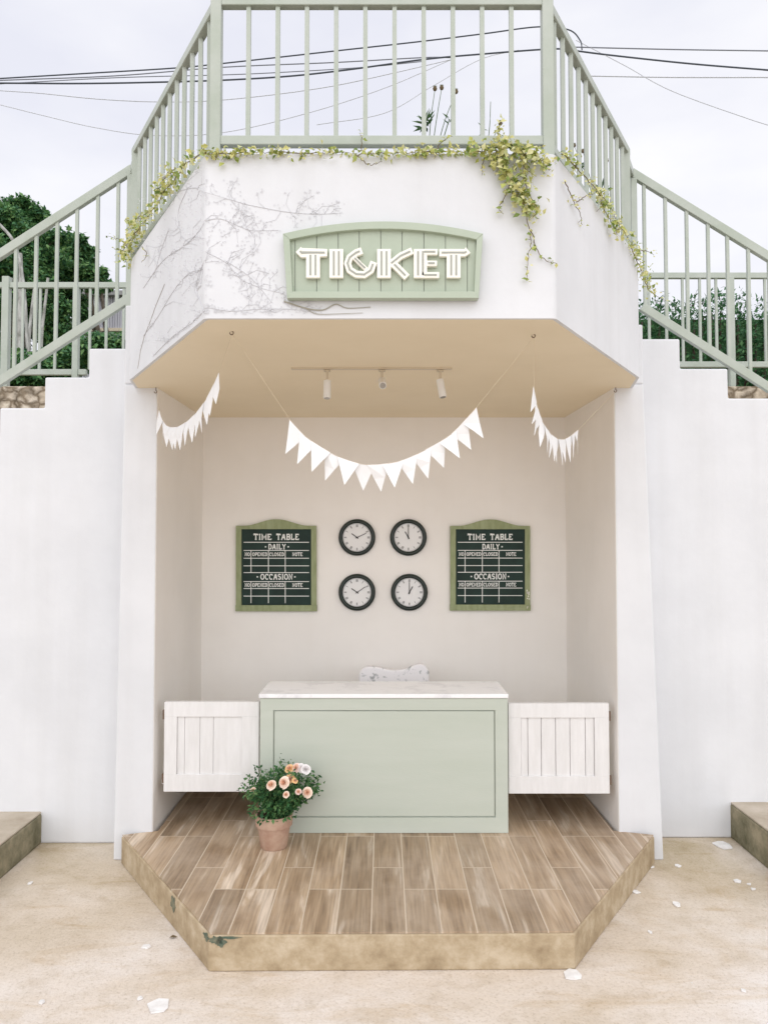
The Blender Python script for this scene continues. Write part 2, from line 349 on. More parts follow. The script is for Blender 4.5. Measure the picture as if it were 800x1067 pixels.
def stone_mat():
    m = mat('rubble_stone', (.4, .36, .3), .95, .1); b = m.node_tree.nodes['Principled BSDF']
    t = N(m, 'ShaderNodeTexCoord')
    v = N(m, 'ShaderNodeTexVoronoi'); v.inputs['Scale'].default_value = 9; v.feature = 'F1'; L(m, t.outputs['Object'], v.inputs['Vector'])
    ve = N(m, 'ShaderNodeTexVoronoi'); ve.inputs['Scale'].default_value = 9; ve.feature = 'DISTANCE_TO_EDGE'; L(m, t.outputs['Object'], ve.inputs['Vector'])
    wn = N(m, 'ShaderNodeTexNoise'); wn.inputs['Scale'].default_value = 6; wn.inputs['Detail'].default_value = 4; L(m, t.outputs['Object'], wn.inputs['Vector'])
    wa = N(m, 'ShaderNodeVectorMath'); wa.operation = 'MULTIPLY_ADD'; wa.inputs[1].default_value = (.16, .16, .16); L(m, wn.outputs['Color'], wa.inputs[0]); L(m, t.outputs['Object'], wa.inputs[2])
    L(m, wa.outputs[0], v.inputs['Vector']); L(m, wa.outputs[0], ve.inputs['Vector'])
    n = N(m, 'ShaderNodeTexNoise'); n.inputs['Scale'].default_value = 20; n.inputs['Detail'].default_value = 6; L(m, t.outputs['Object'], n.inputs['Vector'])
    r = N(m, 'ShaderNodeValToRGB'); r.color_ramp.elements[0].color = (.42, .34, .24, 1); r.color_ramp.elements[1].color = (.68, .60, .50, 1)
    L(m, v.outputs['Color'], r.inputs['Fac'])
    r1 = N(m, 'ShaderNodeValToRGB'); r1.color_ramp.elements[0].position = .02; r1.color_ramp.elements[1].position = .16
    r1.color_ramp.elements[0].color = (.35, .32, .28, 1); r1.color_ramp.elements[1].color = (1, 1, 1, 1); L(m, ve.outputs['Distance'], r1.inputs['Fac'])
    mu = N(m, 'ShaderNodeMixRGB'); mu.blend_type = 'MULTIPLY'; mu.inputs['Fac'].default_value = 1; L(m, r.outputs[0], mu.inputs['Color1']); L(m, r1.outputs[0], mu.inputs['Color2'])
    m2 = N(m, 'ShaderNodeMixRGB'); m2.blend_type = 'OVERLAY'; m2.inputs['Fac'].default_value = .6; L(m, mu.outputs[0], m2.inputs['Color1']); L(m, n.outputs['Fac'], m2.inputs['Color2'])
    L(m, m2.outputs[0], b.inputs['Base Color'])
    bp = N(m, 'ShaderNodeBump'); bp.inputs['Strength'].default_value = .9; bp.inputs['Distance'].default_value = .05; L(m, ve.outputs['Distance'], bp.inputs['Height']); L(m, bp.outputs[0], b.inputs['Normal'])
    return m
M['stone'] = stone_mat()
M['grass'] = noisy(mat('terrace_grass', (.06, .09, .03), 1, 0), (.04, .07, .02), (.12, .13, .05), scale=3, bump=.6, bscale=20)[0]

# ------------------------------------------------------------------ setting
g = MB(); g.add([(-300, -300, 0), (300, -300, 0), (300, 300, 0), (-300, 300, 0)], [(0, 1, 2, 3)])
tag(g.build('ground', M['ground']), None, None, kind='structure')
g = MB(); g.box((-60, 5.66, .02), (60, 120, 2.72))
tag(g.build('upper_terrace', M['grass']), None, None, kind='structure')

# ---- the booth
FY = 2.88; ZC = 2.555; ZT = 3.19; NY = 4.19; BY = 5.19
CL0, CL1 = (-.68, FY), (-1.33, 3.99); CR0, CR1 = (.65, FY), (1.315, 3.93)
booth = thing('ticket_booth', (0, 4.2, 0), 'white plastered ticket booth with a deep niche under a balcony', 'booth')
def quadprism(mb, bot, top): # 4-point loops
    n = len(bot); mb.add(list(bot) + list(top), [tuple(range(n))[::-1], tuple(range(n, 2 * n))] + [(i, (i + 1) % n, (i + 1) % n + n, i + n) for i in range(n)])
for sgn, xi, xb, xt, xf in ((-1, -1.242, -1.226, -1.425, -1.452), (1, 1.262, 1.226, 1.425, 1.500)):
    mb = MB(); zc = ZC + .02
    px_ = sgn * 1.2; zp = P(126 if sgn < 0 else 673, 318 if sgn < 0 else 338, NY).z
    quadprism(mb, [(xi, NY, .0), (xf, NY, 0), (xf, BY + .01, 0), (xb, BY + .01, 0)], [(xi, NY, zc), (xt, NY, zc), (xt, BY + .01, zc), (xb, BY + .01, zc)])
    # niche side face gets the interior paint, the rest the outside plaster
    mb.m = [0] * 6; mb.m[5] = 1
    mb.build('side_wall', [M['wall'], M['niche']], booth, bevel=.008)
    mb = MB(); mb.box((sgn * 1.30, NY + .0, zc + .0005), (xt, 4.6, zp)); mb.build('pillar_head', M['wall'], booth, bevel=.008)
mb = MB(); mb.box((-1.44, BY, 0), (1.44, 5.62, ZC + .02)); mb.build('back_wall', M['niche'], booth)
def rounded(a, b, c, rad, n=6):
    a, b, c = Vector(a), Vector(b), Vector(c); d1 = (a - b).normalized(); d2 = (c - b).normalized()
    p, q = b + d1 * rad, b + d2 * rad
    return [tuple((p * (1 - t) ** 2 + b * 2 * t * (1 - t) + q * t * t)) for t in [k / n for k in range(n + 1)]]
outer = rounded(CL1, CL0, CR0, .018) + rounded(CL0, CR0, CR1, .018) + [CR1, (1.365, 4.19), (1.365, 5.62), (-1.365, 5.62), (-1.365, 4.19), CL1]
sharp = [CL0, CR0] + outer[14:]; inner = []
for i in range(len(sharp)):
    a, b_, c_ = Vector(sharp[i - 1]), Vector(sharp[i]), Vector(sharp[(i + 1) % len(sharp)])
    n1 = Vector((-(b_ - a).y, (b_ - a).x)).normalized(); n2 = Vector((-(c_ - b_).y, (c_ - b_).x)).normalized()
    q = (n1 + n2).normalized(); inner.append(tuple(b_ + q * .11 / max(.4, q.dot(n1))))
bed = list(inner); inner = [inner[0]] * 7 + [inner[1]] * 7 + inner[2:]
mb = MB(); n = len(outer)
vs = [(x, y, ZC) for x, y in outer] + [(x, y, ZT) for x, y in outer] + [(x, y, ZT) for x, y in inner] + [(x, y, ZT - .09) for x, y in inner]
fs = [tuple(range(n))] + [(i, (i + 1) % n, (i + 1) % n + n, i + n) for i in range(n)] + [(i + n, (i + 1) % n + n, (i + 1) % n + 2 * n, i + 2 * n) for i in range(n)] \
    + [(i + 2 * n, (i + 1) % n + 2 * n, (i + 1) % n + 3 * n, i + 3 * n) for i in range(n)]
mb.add(vs, fs); pw = mb.build('balcony_wall', M['wall'], booth, bevel=.006, seg=3)
mb = MB(); mb.add([(x, y, ZT - .085) for x, y in bed], [tuple(range(len(bed)))]); mb.build('planting_bed', M['soil'], booth)
ins = [tuple(Vector(o_).lerp(Vector(i_), .14)) for o_, i_ in zip(outer, inner)]
mb = MB(); mb.prism(ins, lambda a, b, k: (a, b, ZC - .002 + .02 * k)); mb.build('ceiling', M['ceil'], booth)

# wall hairline crack on the cut-off corner
mb = MB(); pts = [Pw(x, y, CL0, CL1, .001) for x, y in [(144, 384), (147, 365), (151, 350), (157, 335), (163, 318), (168, 306), (172, 296)]]
mb.tube(pts, .0016, 4); mb.build('wall_crack', M['crack'], booth)

# ---- platform
plat = thing('tiled_platform', (0, 4, 0), 'low platform of brown wood look tiles with a cement edge', 'platform')
tp = [(-.695, 3.12), (.762, 3.135), (1.438, 4.15), (1.24, 4.21), (1.24, 5.2), (-1.24, 5.2), (-1.22, 4.21), (-1.396, 4.15)]
mb = MB(); mb.prism(tp, lambda a, b, k: (a, b, .0 + .142 * k)); mb.build('cement_edge', M['edge'], plat, bevel=.006)
tq = [(-.690, 3.125), (.757, 3.14), (1.432, 4.15), (1.236, 4.207), (1.236, 5.195), (-1.236, 5.195), (-1.217, 4.207), (-1.39, 4.15)]
mb = MB(); mb.prism(tq, lambda a, b, k: (a, b, .143 + .007 * k)); mb.build('tile_floor', M['tile'], plat)
# worn blue-green patch on the corner
random.seed(3)
mb = MB()
def blob(mb, fn, cx, cy, rx, ry, th=.0015, n=16):
    pts = []
    for i in range(n):
        a = 2 * math.pi * i / n; q = 1 + random.uniform(-.35, .3)
        pts.append((cx + rx * q * math.cos(a), cy + ry * q * math.sin(a)))
    mb.prism(pts, lambda a, b, k: fn(a, b, th * k + .0006))
fr = lambda a, b, d: (a, 3.12 + (a + .695) * .0103 - d, b)
blob(mb, fr, -.665, .125, .028, .016, n=22); blob(mb, fr, -.645, .115, .02, .016, n=18); blob(mb, fr, -.615, .134, .04, .005, n=22)
mb.build('blue_green_stain', M['patch'], plat); mb = MB()
e0 = Vector((-.695, 3.12)); e1 = Vector((-1.396, 4.15)); ed = (e1 - e0).normalized(); en = Vector((ed.y, -ed.x))
if en.x > 0: en = -en
sf = lambda a, b, d: (e0.x + ed.x * a + en.x * d, e0.y + ed.y * a + en.y * d, b)
blob(mb, sf, .03, .125, .03, .015); mb.build('blue_green_stain', M['patch'], plat); mb = MB()
blob(mb, sf, .42, .10, .03, .032)
mb.build('blue_green_stain', M['patch'], plat)

# ---- concrete steps left and right
for name, x0, x1, zt, yw, lab in (('concrete_step', -1.94, -5.5, .178, 4.43, 'grey concrete step against the white wall to the left of the wooden platform'),
                             ('concrete_step', 2.0, 5.5, .205, 4.52, 'darker concrete step against the white wall to the right of the wooden platform')):
    t = thing(name, ((x0 + x1) / 2, 3.2, 0), lab, 'step', 'concrete steps beside the platform')
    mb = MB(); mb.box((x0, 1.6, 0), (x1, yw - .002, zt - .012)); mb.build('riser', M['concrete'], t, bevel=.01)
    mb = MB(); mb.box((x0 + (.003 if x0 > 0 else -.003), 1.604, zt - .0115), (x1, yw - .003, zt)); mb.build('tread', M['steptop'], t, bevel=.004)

# ---- stair blocks with stepped tops
def stair(sgn, yw, pts, lab):
    t = thing('staircase', (sgn * 2.5, 5, 0), lab, 'staircase', 'white staircases up to the balcony')
    prof = [(sgn * 1.30, .0)]
    X = [P(a, b, yw) for a, b in pts]
    prof.append((sgn * 1.30, X[0].z)); x = None
    for i, q in enumerate(X):
        prof.append((q.x, q.z)); nz_ = X[i + 1].z if i + 1 < len(X) else q.z - .172
        prof.append((q.x, nz_)); x, z = q.x, nz_
    while z > .2:
        x += sgn * .262; prof.append((x, z)); z -= .172; prof.append((x, max(z, 0)))
    prof = [p for i, p in enumerate(prof) if i == 0 or (abs(p[0] - prof[i - 1][0]) + abs(p[1] - prof[i - 1][1])) > 1e-5]
    prof.append((prof[-1][0], 0)) if prof[-1][1] > 0 else None
    mb = MB(); mb.prism(prof, lambda a, b, k: (a, yw + (5.3 - yw) * k, b)); mb.build('stepped_wall', M['wall'], t, bevel=.01)
stair(-1, 4.42, [(93, 363), (47, 393), (0, 425)], 'white plastered staircase with stepped top climbing to the balcony on the left of the booth')
stair(1, 4.50, [(708, 353), (758, 384), (806, 415)], 'white plastered staircase with stepped top climbing to the balcony on the right of the booth')
for sgn, lab in ((-1, 'rough beige stone retaining wall behind the left staircase, below the tree'), (1, 'rough beige stone retaining wall behind the right staircase, below the hedge')):
    mb = MB(); mb.box((sgn * 1.45, 5.34, 0), (sgn * 9, 5.66, 2.80))
    o = mb.build('stone_wall', M['stone'], base=(sgn * 5, 5.5, 0), bevel=.02); tag(o, lab, 'stone wall', 'stone retaining walls of the terrace')

# ------------------------------------------------------------------ railings
def zat(py, Y, px=400): return P(px, py, Y).z
rz = 3.815
br = thing('balcony_railing', (0, 3, ZT), 'sage green metal railing around the top of the balcony', 'railing')
FL = P(225.5, 100, 2.94); FR = P(569.5, 100, 2.94); FLx, FRx = FL.x, FR.x + .002; RY = 2.94
BLx, BLy = P(141.5, 200, 4.06).x, 4.06; BRx, BRy = P(652, 200, 4.06).x, 4.06
for x, y, s_ in ((FLx, RY, .042), (FRx, RY, .044), (BLx, BLy, .036), (BRx, BRy, .036)):
    mb = MB(); mb.box((x - s_ / 2, y - s_ / 2, ZT - .05), (x + s_ / 2, y + s_ / 2, rz + (.045 if y < 3 else .0))); mb.build('post', M['rail'], br, bevel=.003)
zb = zat(148, 2.94)
mb = MB(); mb.bar((FLx + .02, RY, rz + .01), (FRx - .02, RY, rz + .01), .035, .035); mb.build('top_rail', M['rail'], br, bevel=.003)
mb = MB(); mb.bar((FLx + .02, RY, zb), (FRx - .02, RY, zb), .035, .036); mb.build('bottom_rail', M['rail'], br, bevel=.003)
for k in range(10):
    x = P(259 + 30.4 * k, 80, 2.94).x
    mb = MB(); mb.box((x - .0085, RY - .0085, zb + .018), (x + .0085, RY + .0085, rz - .008)); mb.build('baluster', M['rail'], br)
for (ax, ay), (bx, by), nb in (((FLx, RY), (BLx, BLy), 11), ((FRx, RY), (BRx, BRy), 11)):
    a = Vector((ax, ay, rz)); b_ = Vector((bx, by, rz)); d = (b_ - a).normalized()
    mb = MB(); mb.bar(a + d * .022, b_ + d * .03, .035, .038); mb.build('top_rail', M['rail'], br, bevel=.003)
    lo = Vector((0, 0, zb - rz - .012)); mb = MB(); mb.bar(a + lo + d * .022, b_ + lo - d * .018, .03, .03); mb.build('bottom_rail', M['rail'], br, bevel=.003)
    for k in range(nb):
        p = a + (b_ - a) * ((k + .75) / (nb + .5))
        mb = MB(); mb.box((p.x - .0085, p.y - .0085, zb - .0), (p.x + .0085, p.y + .0085, rz - .018)); mb.build('baluster', M['rail'], br)

def stair_rail(sgn, Y, tops, bots, bxs, lab):
    (x0, y0), (x1, y1) = tops; (u0, w0), (u1, w1) = bots
    a, b_ = P(x0, y0, Y), P(x1, y1, Y); c_, d_ = P(u0, w0, Y), P(u1, w1, Y)
    d1 = (b_ - a).normalized(); d2 = (d_ - c_).normalized()
    t = thing('stair_railing', (a.x, Y, 2.8), lab, 'railing', 'stair railings')
    nexts = 7
    b2 = a + d1 * 3.6; d3 = c_ + d2 * 3.6
    mb = MB(); mb.bar(a, b2, .035, .05); mb.build('top_rail', M['rail'], t, bevel=.003)
    mb = MB(); mb.bar(c_, d3, .035, .05); mb.build('bottom_rail', M['rail'], t, bevel=.003)
    xs = [P(x, 250, Y).x for x in bxs]
    st = xs[-1] - xs[-2]
    xs += [xs[-1] + st * (k + 1) for k in range(18) if abs(xs[-1] + st * (k + 1)) < abs(b2.x) - .1]
    def zz(p, d, x): return p.z + d.z / d.x * (x - p.x)
    for x in xs:
        mb = MB(); mb.box((x - .009, Y - .009, zz(c_, d2, x) + .02), (x + .009, Y + .009, zz(a, d1, x) - .02)); mb.build('baluster', M['rail'], t)
    for x in (a.x + sgn * .012, b2.x - sgn * .02):
        mb = MB(); mb.box((x - .018, Y - .018, zz(c_, d2, x) - .25), (x + .018, Y + .018, zz(a, d1, x) - .03)); mb.build('post', M['rail'], t, bevel=.003)
    # link back to the balcony post
    p0 = Vector((BLx if sgn < 0 else BRx, BLy + .01, rz - .03)); mb = MB(); mb.bar(p0, a, .03, .04); mb.build('link_rail', M['rail'], t)
stair_rail(-1, 4.48, [(139, 176), (0, 266)], [(137, 310), (0, 398)], [123, 102, 80.5, 60, 38.5, 17.5], 'sloping sage green railing of the left staircase, in front of the tree')
stair_rail(1, 4.56, [(657, 180), (800, 268)], [(668, 320), (800, 404)], [671, 693, 715, 737, 757, 778.6, 800], 'sloping sage green railing of the right staircase, in front of the hedge')

def back_rail(sgn, Y, ty, by, x_in, x_bin, posts, bxs, lab):
    t = thing('terrace_railing', (sgn * 3, Y, 2.8), lab, 'railing', 'level railings along the terrace')
    zt, zb_ = zat(ty, Y), zat(by, Y); X0 = P(x_in, 300, Y).x; X1 = P(x_bin, 300, Y).x; XE = sgn * 5.2
    mb = MB(); mb.bar((X0, Y, zt), (XE, Y, zt), .035, .040); mb.build('top_rail', M['rail'], t, bevel=.003)
    mb = MB(); mb.bar((X1, Y, zb_), (XE, Y, zb_), .035, .040); mb.build('bottom_rail', M['rail'], t, bevel=.003)
    for x, s_, up in posts:
        x = P(x, 340, Y).x; mb = MB(); mb.box((x - s_ / 2, Y - s_ / 2 - .004, 2.72), (x + s_ / 2, Y + s_ / 2 - .004, zt + up)); mb.build('post', M['rail'], t, bevel=.003)
    xs = [P(x, 340, Y).x for x in bxs]; st = sgn * .115 * 1.0
    x = xs[-1] + st
    while abs(x) < 5.15: xs.append(x); x += st
    for x in xs:
        mb = MB(); mb.box((x - .008, Y - .008, zb_ + .02), (x + .008, Y + .008, zt - .02)); mb.build('baluster', M['rail'], t)
back_rail(-1, 5.42, 297.5, 388, 138, 92, [(80, .042, -.01), (7, .05, .06), (-70, .05, 0)], [129, 111, 94, 58, 42, 24, -10], 'level sage green railing on the terrace beyond the left staircase')
back_rail(1, 5.42, 287.5, 380, 672, 690, [(761, .04, -.01), (850, .04, 0)], [676, 694, 711, 729, 746, 779, 797], 'level sage green railing on the terrace beyond the right staircase')

# ------------------------------------------------------------------ ribbons for writing
def ribbon(mb, pts, w_, fn, d0, d1):
    """flat ribbon along a 2-D polyline; fn(a, b, depth) -> 3-D"""
    pts = [Vector(p) for p in pts]; n = len(pts); Lf, Rt = [], []
    closed = (pts[0] - pts[-1]).length < 1e-6
    for i, p in enumerate(pts):
        if closed: a, b = pts[i - 1] if i else pts[-2], pts[i + 1] if i < n - 1 else pts[1]
        else: a, b = pts[max(i - 1, 0)], pts[min(i + 1, n - 1)]
        d = (b - a).normalized(); nn = Vector((-d.y, d.x)); k = 1
        if 0 < i < n - 1:
            e = (p - pts[i - 1]).normalized(); c = max(.55, Vector((-e.y, e.x)).dot(nn)); k = 1 / c
        Lf.append(p + nn * w_ / 2 * k); Rt.append(p - nn * w_ / 2 * k)
    for i in range(n - 1):
        q = [Lf[i], Lf[i + 1], Rt[i + 1], Rt[i]]
        mb.add([fn(v.x, v.y, d0) for v in q] + [fn(v.x, v.y, d1) for v in q], [(0, 1, 2, 3), (7, 6, 5, 4), (0, 4, 5, 1), (1, 5, 6, 2), (2, 6, 7, 3), (3, 7, 4, 0)])
def arc(cx, cy, rx, ry, a0, a1, n=10): return [(cx + rx * math.cos(R(a0 + (a1 - a0) * i / n)), cy + ry * math.sin(R(a0 + (a1 - a0) * i / n))) for i in range(n + 1)]
# slab-serif stroke letters, y up 0..1, x 0..w
def sf_(x, y, l=.16): return [(x - l, y), (x + l, y)]
FONT = {
 'T': (.8, [[(0, .82), (0, 1), (.8, 1), (.8, .82)], [(.4, 1), (.4, 0)], sf_(.4, 0)]),
 'I': (.4, [[(.2, 0), (.2, 1)], sf_(.2, 0), sf_(.2, 1)]),
 'M': (1.0, [[(.12, 0), (.12, 1), (.5, .3), (.88, 1), (.88, 0)], sf_(.12, 0, .13), sf_(.88, 0, .13), [(0, 1), (.14, 1)], [(.86, 1), (1, 1)]]),
 'E': (.75, [[(.14, 0), (.14, 1)], [(0, 1), (.7, 1), (.7, .82)], [(0, 0), (.72, 0), (.72, .18)], [(.14, .52), (.5, .52)]]),
 'A': (.9, [[(.1, 0), (.42, 1), (.5, 1), (.8, 0)], [(.22, .35), (.68, .35)], sf_(.1, 0, .14), sf_(.8, 0, .14)]),
 'B': (.78, [[(.14, 0), (.14, 1)], [(0, 1), (.5, 1)] + arc(.5, .76, .2, .24, 90, -90, 6) + [(.14, .52)], [(.5, .52)] + arc(.5, .26, .24, .26, 90, -90, 6) + [(0, 0)]]),
 'L': (.7, [[(.14, 0), (.14, 1)], sf_(.14, 1, .14), [(0, 0), (.66, 0), (.66, .22)]]),
 'D': (.82, [[(.14, 0), (.14, 1)], [(0, 1), (.38, 1)] + arc(.38, .5, .4, .5, 90, -90, 8) + [(0, 0)]]),
 'Y': (.85, [[(.08, 1), (.42, .48), (.76, 1)], [(.42, .48), (.42, 0)], sf_(.42, 0), sf_(.08, 1, .12), sf_(.76, 1, .12)]),
 'O': (.86, [arc(.42, .5, .38, .5, 0, 360, 18)]),
 'C': (.8, [arc(.44, .5, .38, .5, 50, 310, 12), [(.7, .72), (.7, 1)]]),
 'S': (.7, [arc(.35, .75, .28, .25, 20, 270, 8) + arc(.35, .25, .28, .25, 90, -160, 8)]),
 'N': (.9, [[(.12, 0), (.12, 1), (.76, 0), (.76, 1)], sf_(.12, 0, .12), sf_(.76, 1, .12), [(0, 1), (.13, 1)]]),
 'P': (.76, [[(.14, 0), (.14, 1)], [(0, 1), (.5, 1)] + arc(.5, .74, .22, .26, 90, -90, 6) + [(.14, .48)], sf_(.14, 0, .14)]),
 'R': (.82, [[(.14, 0), (.14, 1)], [(0, 1), (.5, 1)] + arc(.5, .76, .2, .24, 90, -90, 6) + [(.14, .52)], [(.45, .52), (.74, 0)], sf_(.14, 0, .14)]),
 '.': (.35, [[(.1, .5), (.25, .5)]]), ' ': (.7, [])}
def write(mb, txt, x0, x1, ytop, ybot, w_, fn, d0, d1):
    """write text between x0..x1, y measured downwards in board units"""
    gap = .2; tot = sum(FONT[c][0] for c in txt) + gap * (len(txt) - 1); s = (x1 - x0) / tot; h = ybot - ytop; x = x0; k = 0
    for c in txt:
        for st in FONT[c][1]:
            k += 1
            ribbon(mb, [(x + p[0] * s, ybot - p[1] * h) for p in st], w_, fn, d0, d1 + .00004 * (k % 7))
        x += (FONT[c][0] + gap) * s

# ------------------------------------------------------------------ TICKET sign
Ys = FY - .012
S4 = 3.636
def sg(a, b, d): # crop units -> on the wall, d metres proud
    p = P(290 + a / S4, 220 + b / S4, FY); return (p.x, FY - .004 - d, p.z)
sign = thing('ticket_sign', P(399, 280, FY), 'arched sage green wooden sign reading TICKET in raised cream inline letters on the balcony wall', 'sign')
def archtop(x, x0, x1, ye, yp): u = (x - x0) / (x1 - x0) * 2 - 1; return yp + (ye - yp) * u * u
# board of vertical planks
cuts = [38, 66, 147, 228, 307, 388, 468, 550, 631, 713, 745]
mb = MB()
for i in range(len(cuts) - 1):
    a, b_ = cuts[i] + 1.1, cuts[i + 1] - 1.1
    pts = [(a, 330)] + [(a + (b_ - a) * k / 4, archtop(a + (b_ - a) * k / 4, 25, 768, 112, 66)) for k in range(5)] + [(b_, 330)]
    mb.prism(pts, lambda p, q, k: sg(p, q, .004 + .012 * k))
mb.build('plank_panel', M['sage'], sign)
mb = MB(); mb.prism([(40, 332)] + [(40 + 710 * k / 10, archtop(40 + 710 * k / 10, 25, 768, 112, 66)) for k in range(11)] + [(750, 332)], lambda p, q, k: sg(p, q, .006 * k)); mb.build('back_board', M['inline'], sign)
mb = MB()
def frame_strip(inn, out_, d0, d1):
    mb.prism(list(inn) + list(out_)[::-1], lambda a, b, k: sg(a, b, d0 + (d1 - d0) * k))
K = 24
frame_strip([(48 + (746 - 48) * k / K, archtop(48 + (746 - 48) * k / K, 48, 746, 122, 82)) for k in range(K + 1)],
            [(22 + (770 - 22) * k / K, archtop(22 + (770 - 22) * k / K, 22, 770, 100, 54)) for k in range(K + 1)], 0, .034)
frame_strip([(48, 122), (58, 318)], [(22, 100), (38, 342)], 0, .0335); frame_strip([(746, 122), (737, 318)], [(770, 100), (754, 342)], 0, .0335)
frame_strip([(38, 342), (754, 342)], [(57, 317), (738, 317)], 0, .036)
mb.build('arched_frame', M['sage'], sign, bevel=.0015)
LET = {'T': [([(82, 168), (104, 170), (188, 170)], 30, 1), ([(135, 158), (135, 266)], 52, 2)]}
def ticket():
    def one(strokes):
        o = MB(); gq = MB()
        for j, (pl, wd, ng) in enumerate(strokes):
            ribbon(o, pl, wd, sg, .018, .036 + .0006 * j)
            offs = [0] if ng == 1 else [-wd * .18, wd * .18]
            for of in offs:
                q = []
                V = [Vector(p) for p in pl]
                for i, p in enumerate(V):
                    d = (V[min(i + 1, len(V) - 1)] - V[max(i - 1, 0)]).normalized(); q.append(p + Vector((-d.y, d.x)) * of)
                # keep the groove inside the stroke
                d0 = (q[1] - q[0]).normalized(); d1 = (q[-1] - q[-2]).normalized(); q[0] = q[0] + d0 * 9; q[-1] = q[-1] - d1 * 9
                ribbon(gq, q, 6.5, sg, .030, .0378 + .0006 * j)
                
        l = o.build('letter', M['letter'], sign, bevel=.0012); sub(gq, 'inline', M['inline'], l)
    one([([(80, 160), (92, 172), (188, 172)], 28, 1), ([(135, 172), (135, 266)], 52, 2)])
    one([([(222, 158), (222, 266)], 52, 2)])
    one([([(318, 164), (296, 172), (272, 190), (264, 212), (272, 236), (296, 252), (326, 254), (350, 238), (362, 206)], 26, 1), ([(284, 186), (312, 214), (336, 236)], 15, 1)])
    one([([(400, 158), (400, 266)], 52, 2), ([(420, 218), (462, 184), (506, 164)], 25, 1), ([(432, 210), (458, 236), (486, 264)], 27, 1)])
    one([([(536, 158), (536, 266)], 50, 2), ([(540, 169), (600, 169)], 22, 1), ([(555, 212), (598, 212)], 20, 1), ([(540, 256), (606, 256)], 22, 1)])
    one([([(606, 172), (702, 172), (714, 162)], 28, 1), ([(660, 172), (660, 266)], 52, 2)])
ticket()

# ------------------------------------------------------------------ time table boards
def board(ox, oy, S, lab, dots, chipped=False):
    def f(a, b, d):
        p = P(ox + a / S, oy + b / S, BY); return (p.x, BY - .003 - d, p.z)
    t = thing('time_table_board', f(275, 300, 0), lab, 'notice board', 'time table boards on the back wall')
    def arcd(x, lo, hi):
        u = (x - 275) / 160; return hi if abs(u) > 1 else hi - (hi - lo) * (.5 + .5 * math.cos(math.pi * u))
    mb = MB(); K = 28
    def strip(inn, out_, d1):
        mb.prism(list(inn) + list(out_)[::-1], lambda a, b, k: f(a, b, d1 * k))
    strip([(78 + 392 * k / K, 101) for k in range(K + 1)], [(78 + 392 * k / K, arcd(78 + 392 * k / K, 52, 84)) for k in range(K + 1)], .024)
    strip([(78, 101), (78, 472)], [(105, 101), (105, 472)], .0235); strip([(445, 101), (445, 472)], [(471, 101), (471, 472)], .0235)
    strip([(76, 472), (473, 472)], [(76, 502), (473, 502)], .025)
    fr_ = mb.build('frame', M['bframe'], t, bevel=.0015)
    if chipped:
        random.seed(8); mb = MB()
        for k in range(16):
            cx_, cy_ = random.uniform(452, 466), random.uniform(400, 492); r_ = random.uniform(1.5, 4)
            mb.prism([(cx_ + r_ * math.cos(a * 1.05) * random.uniform(.6, 1.2), cy_ + 1.6 * r_ * math.sin(a * 1.05)) for a in range(6)], lambda a, b, k: f(a, b, .0252 + .0006 * k))
        sub(mb, 'paint_chips', M['letter'], fr_)
    mb = MB(); mb.prism([(103, 99), (447, 99), (447, 474), (103, 474)], lambda a, b, k: f(a, b, .002 + .010 * k)); pn = mb.build('dark_panel', M['chalk'], t)
    def wr(*a):
        mb = MB(); write(mb, *a, f, .011, .0135); mb.build('lettering', M['white'], t)
    wr('TIME', 165, 250, 126, 151, 5.4); wr('TABLE', 276, 384, 126, 151, 5.4)
    wr('DAILY', 236, 320, 175, 198, 4.6); wr('OCCASION', 198, 354, 321, 346, 4.8)
    for h0, h1 in ((216, 231), (366, 382)):
        wr('NO', 121, 145, h0, h1, 3.0); wr('OPENED', 158, 230, h0, h1, 3.0); wr('CLOSED', 241, 312, h0, h1, 3.0); wr('NOTE', 353, 402, h0, h1, 3.0)
    mb = MB()
    for x, y in dots: mb.prism([(x + 4 * math.cos(R(a)), y + 4 * math.sin(R(a))) for a in range(0, 360, 45)], lambda a, b, k: f(a, b, .011 + .0025 * k))
    mb.build('dots', M['white'], t)
    mb = MB()
    for y in (165, 205, 243, 280, 313, 357, 391, 428): ribbon(mb, [(115, y), (434, y)], 3.4, f, .011, .0130)
    for x in (151, 236, 318): ribbon(mb, [(x, 205), (x, 313)], 3.4, f, .011, .0132); ribbon(mb, [(x, 357), (x, 462)], 3.4, f, .011, .0132)
    mb.build('table_lines', M['white'], t)
board(230, 530, 4.706, 'dark green time table board in an olive frame, left of the four clocks', [(222, 187), (333, 187), (182, 334), (365, 334)])
board(452.3, 530.3, 4.75, 'dark green time table board with a chipped frame corner, right of the clocks', [(333, 187), (182, 334), (365, 334)], True)

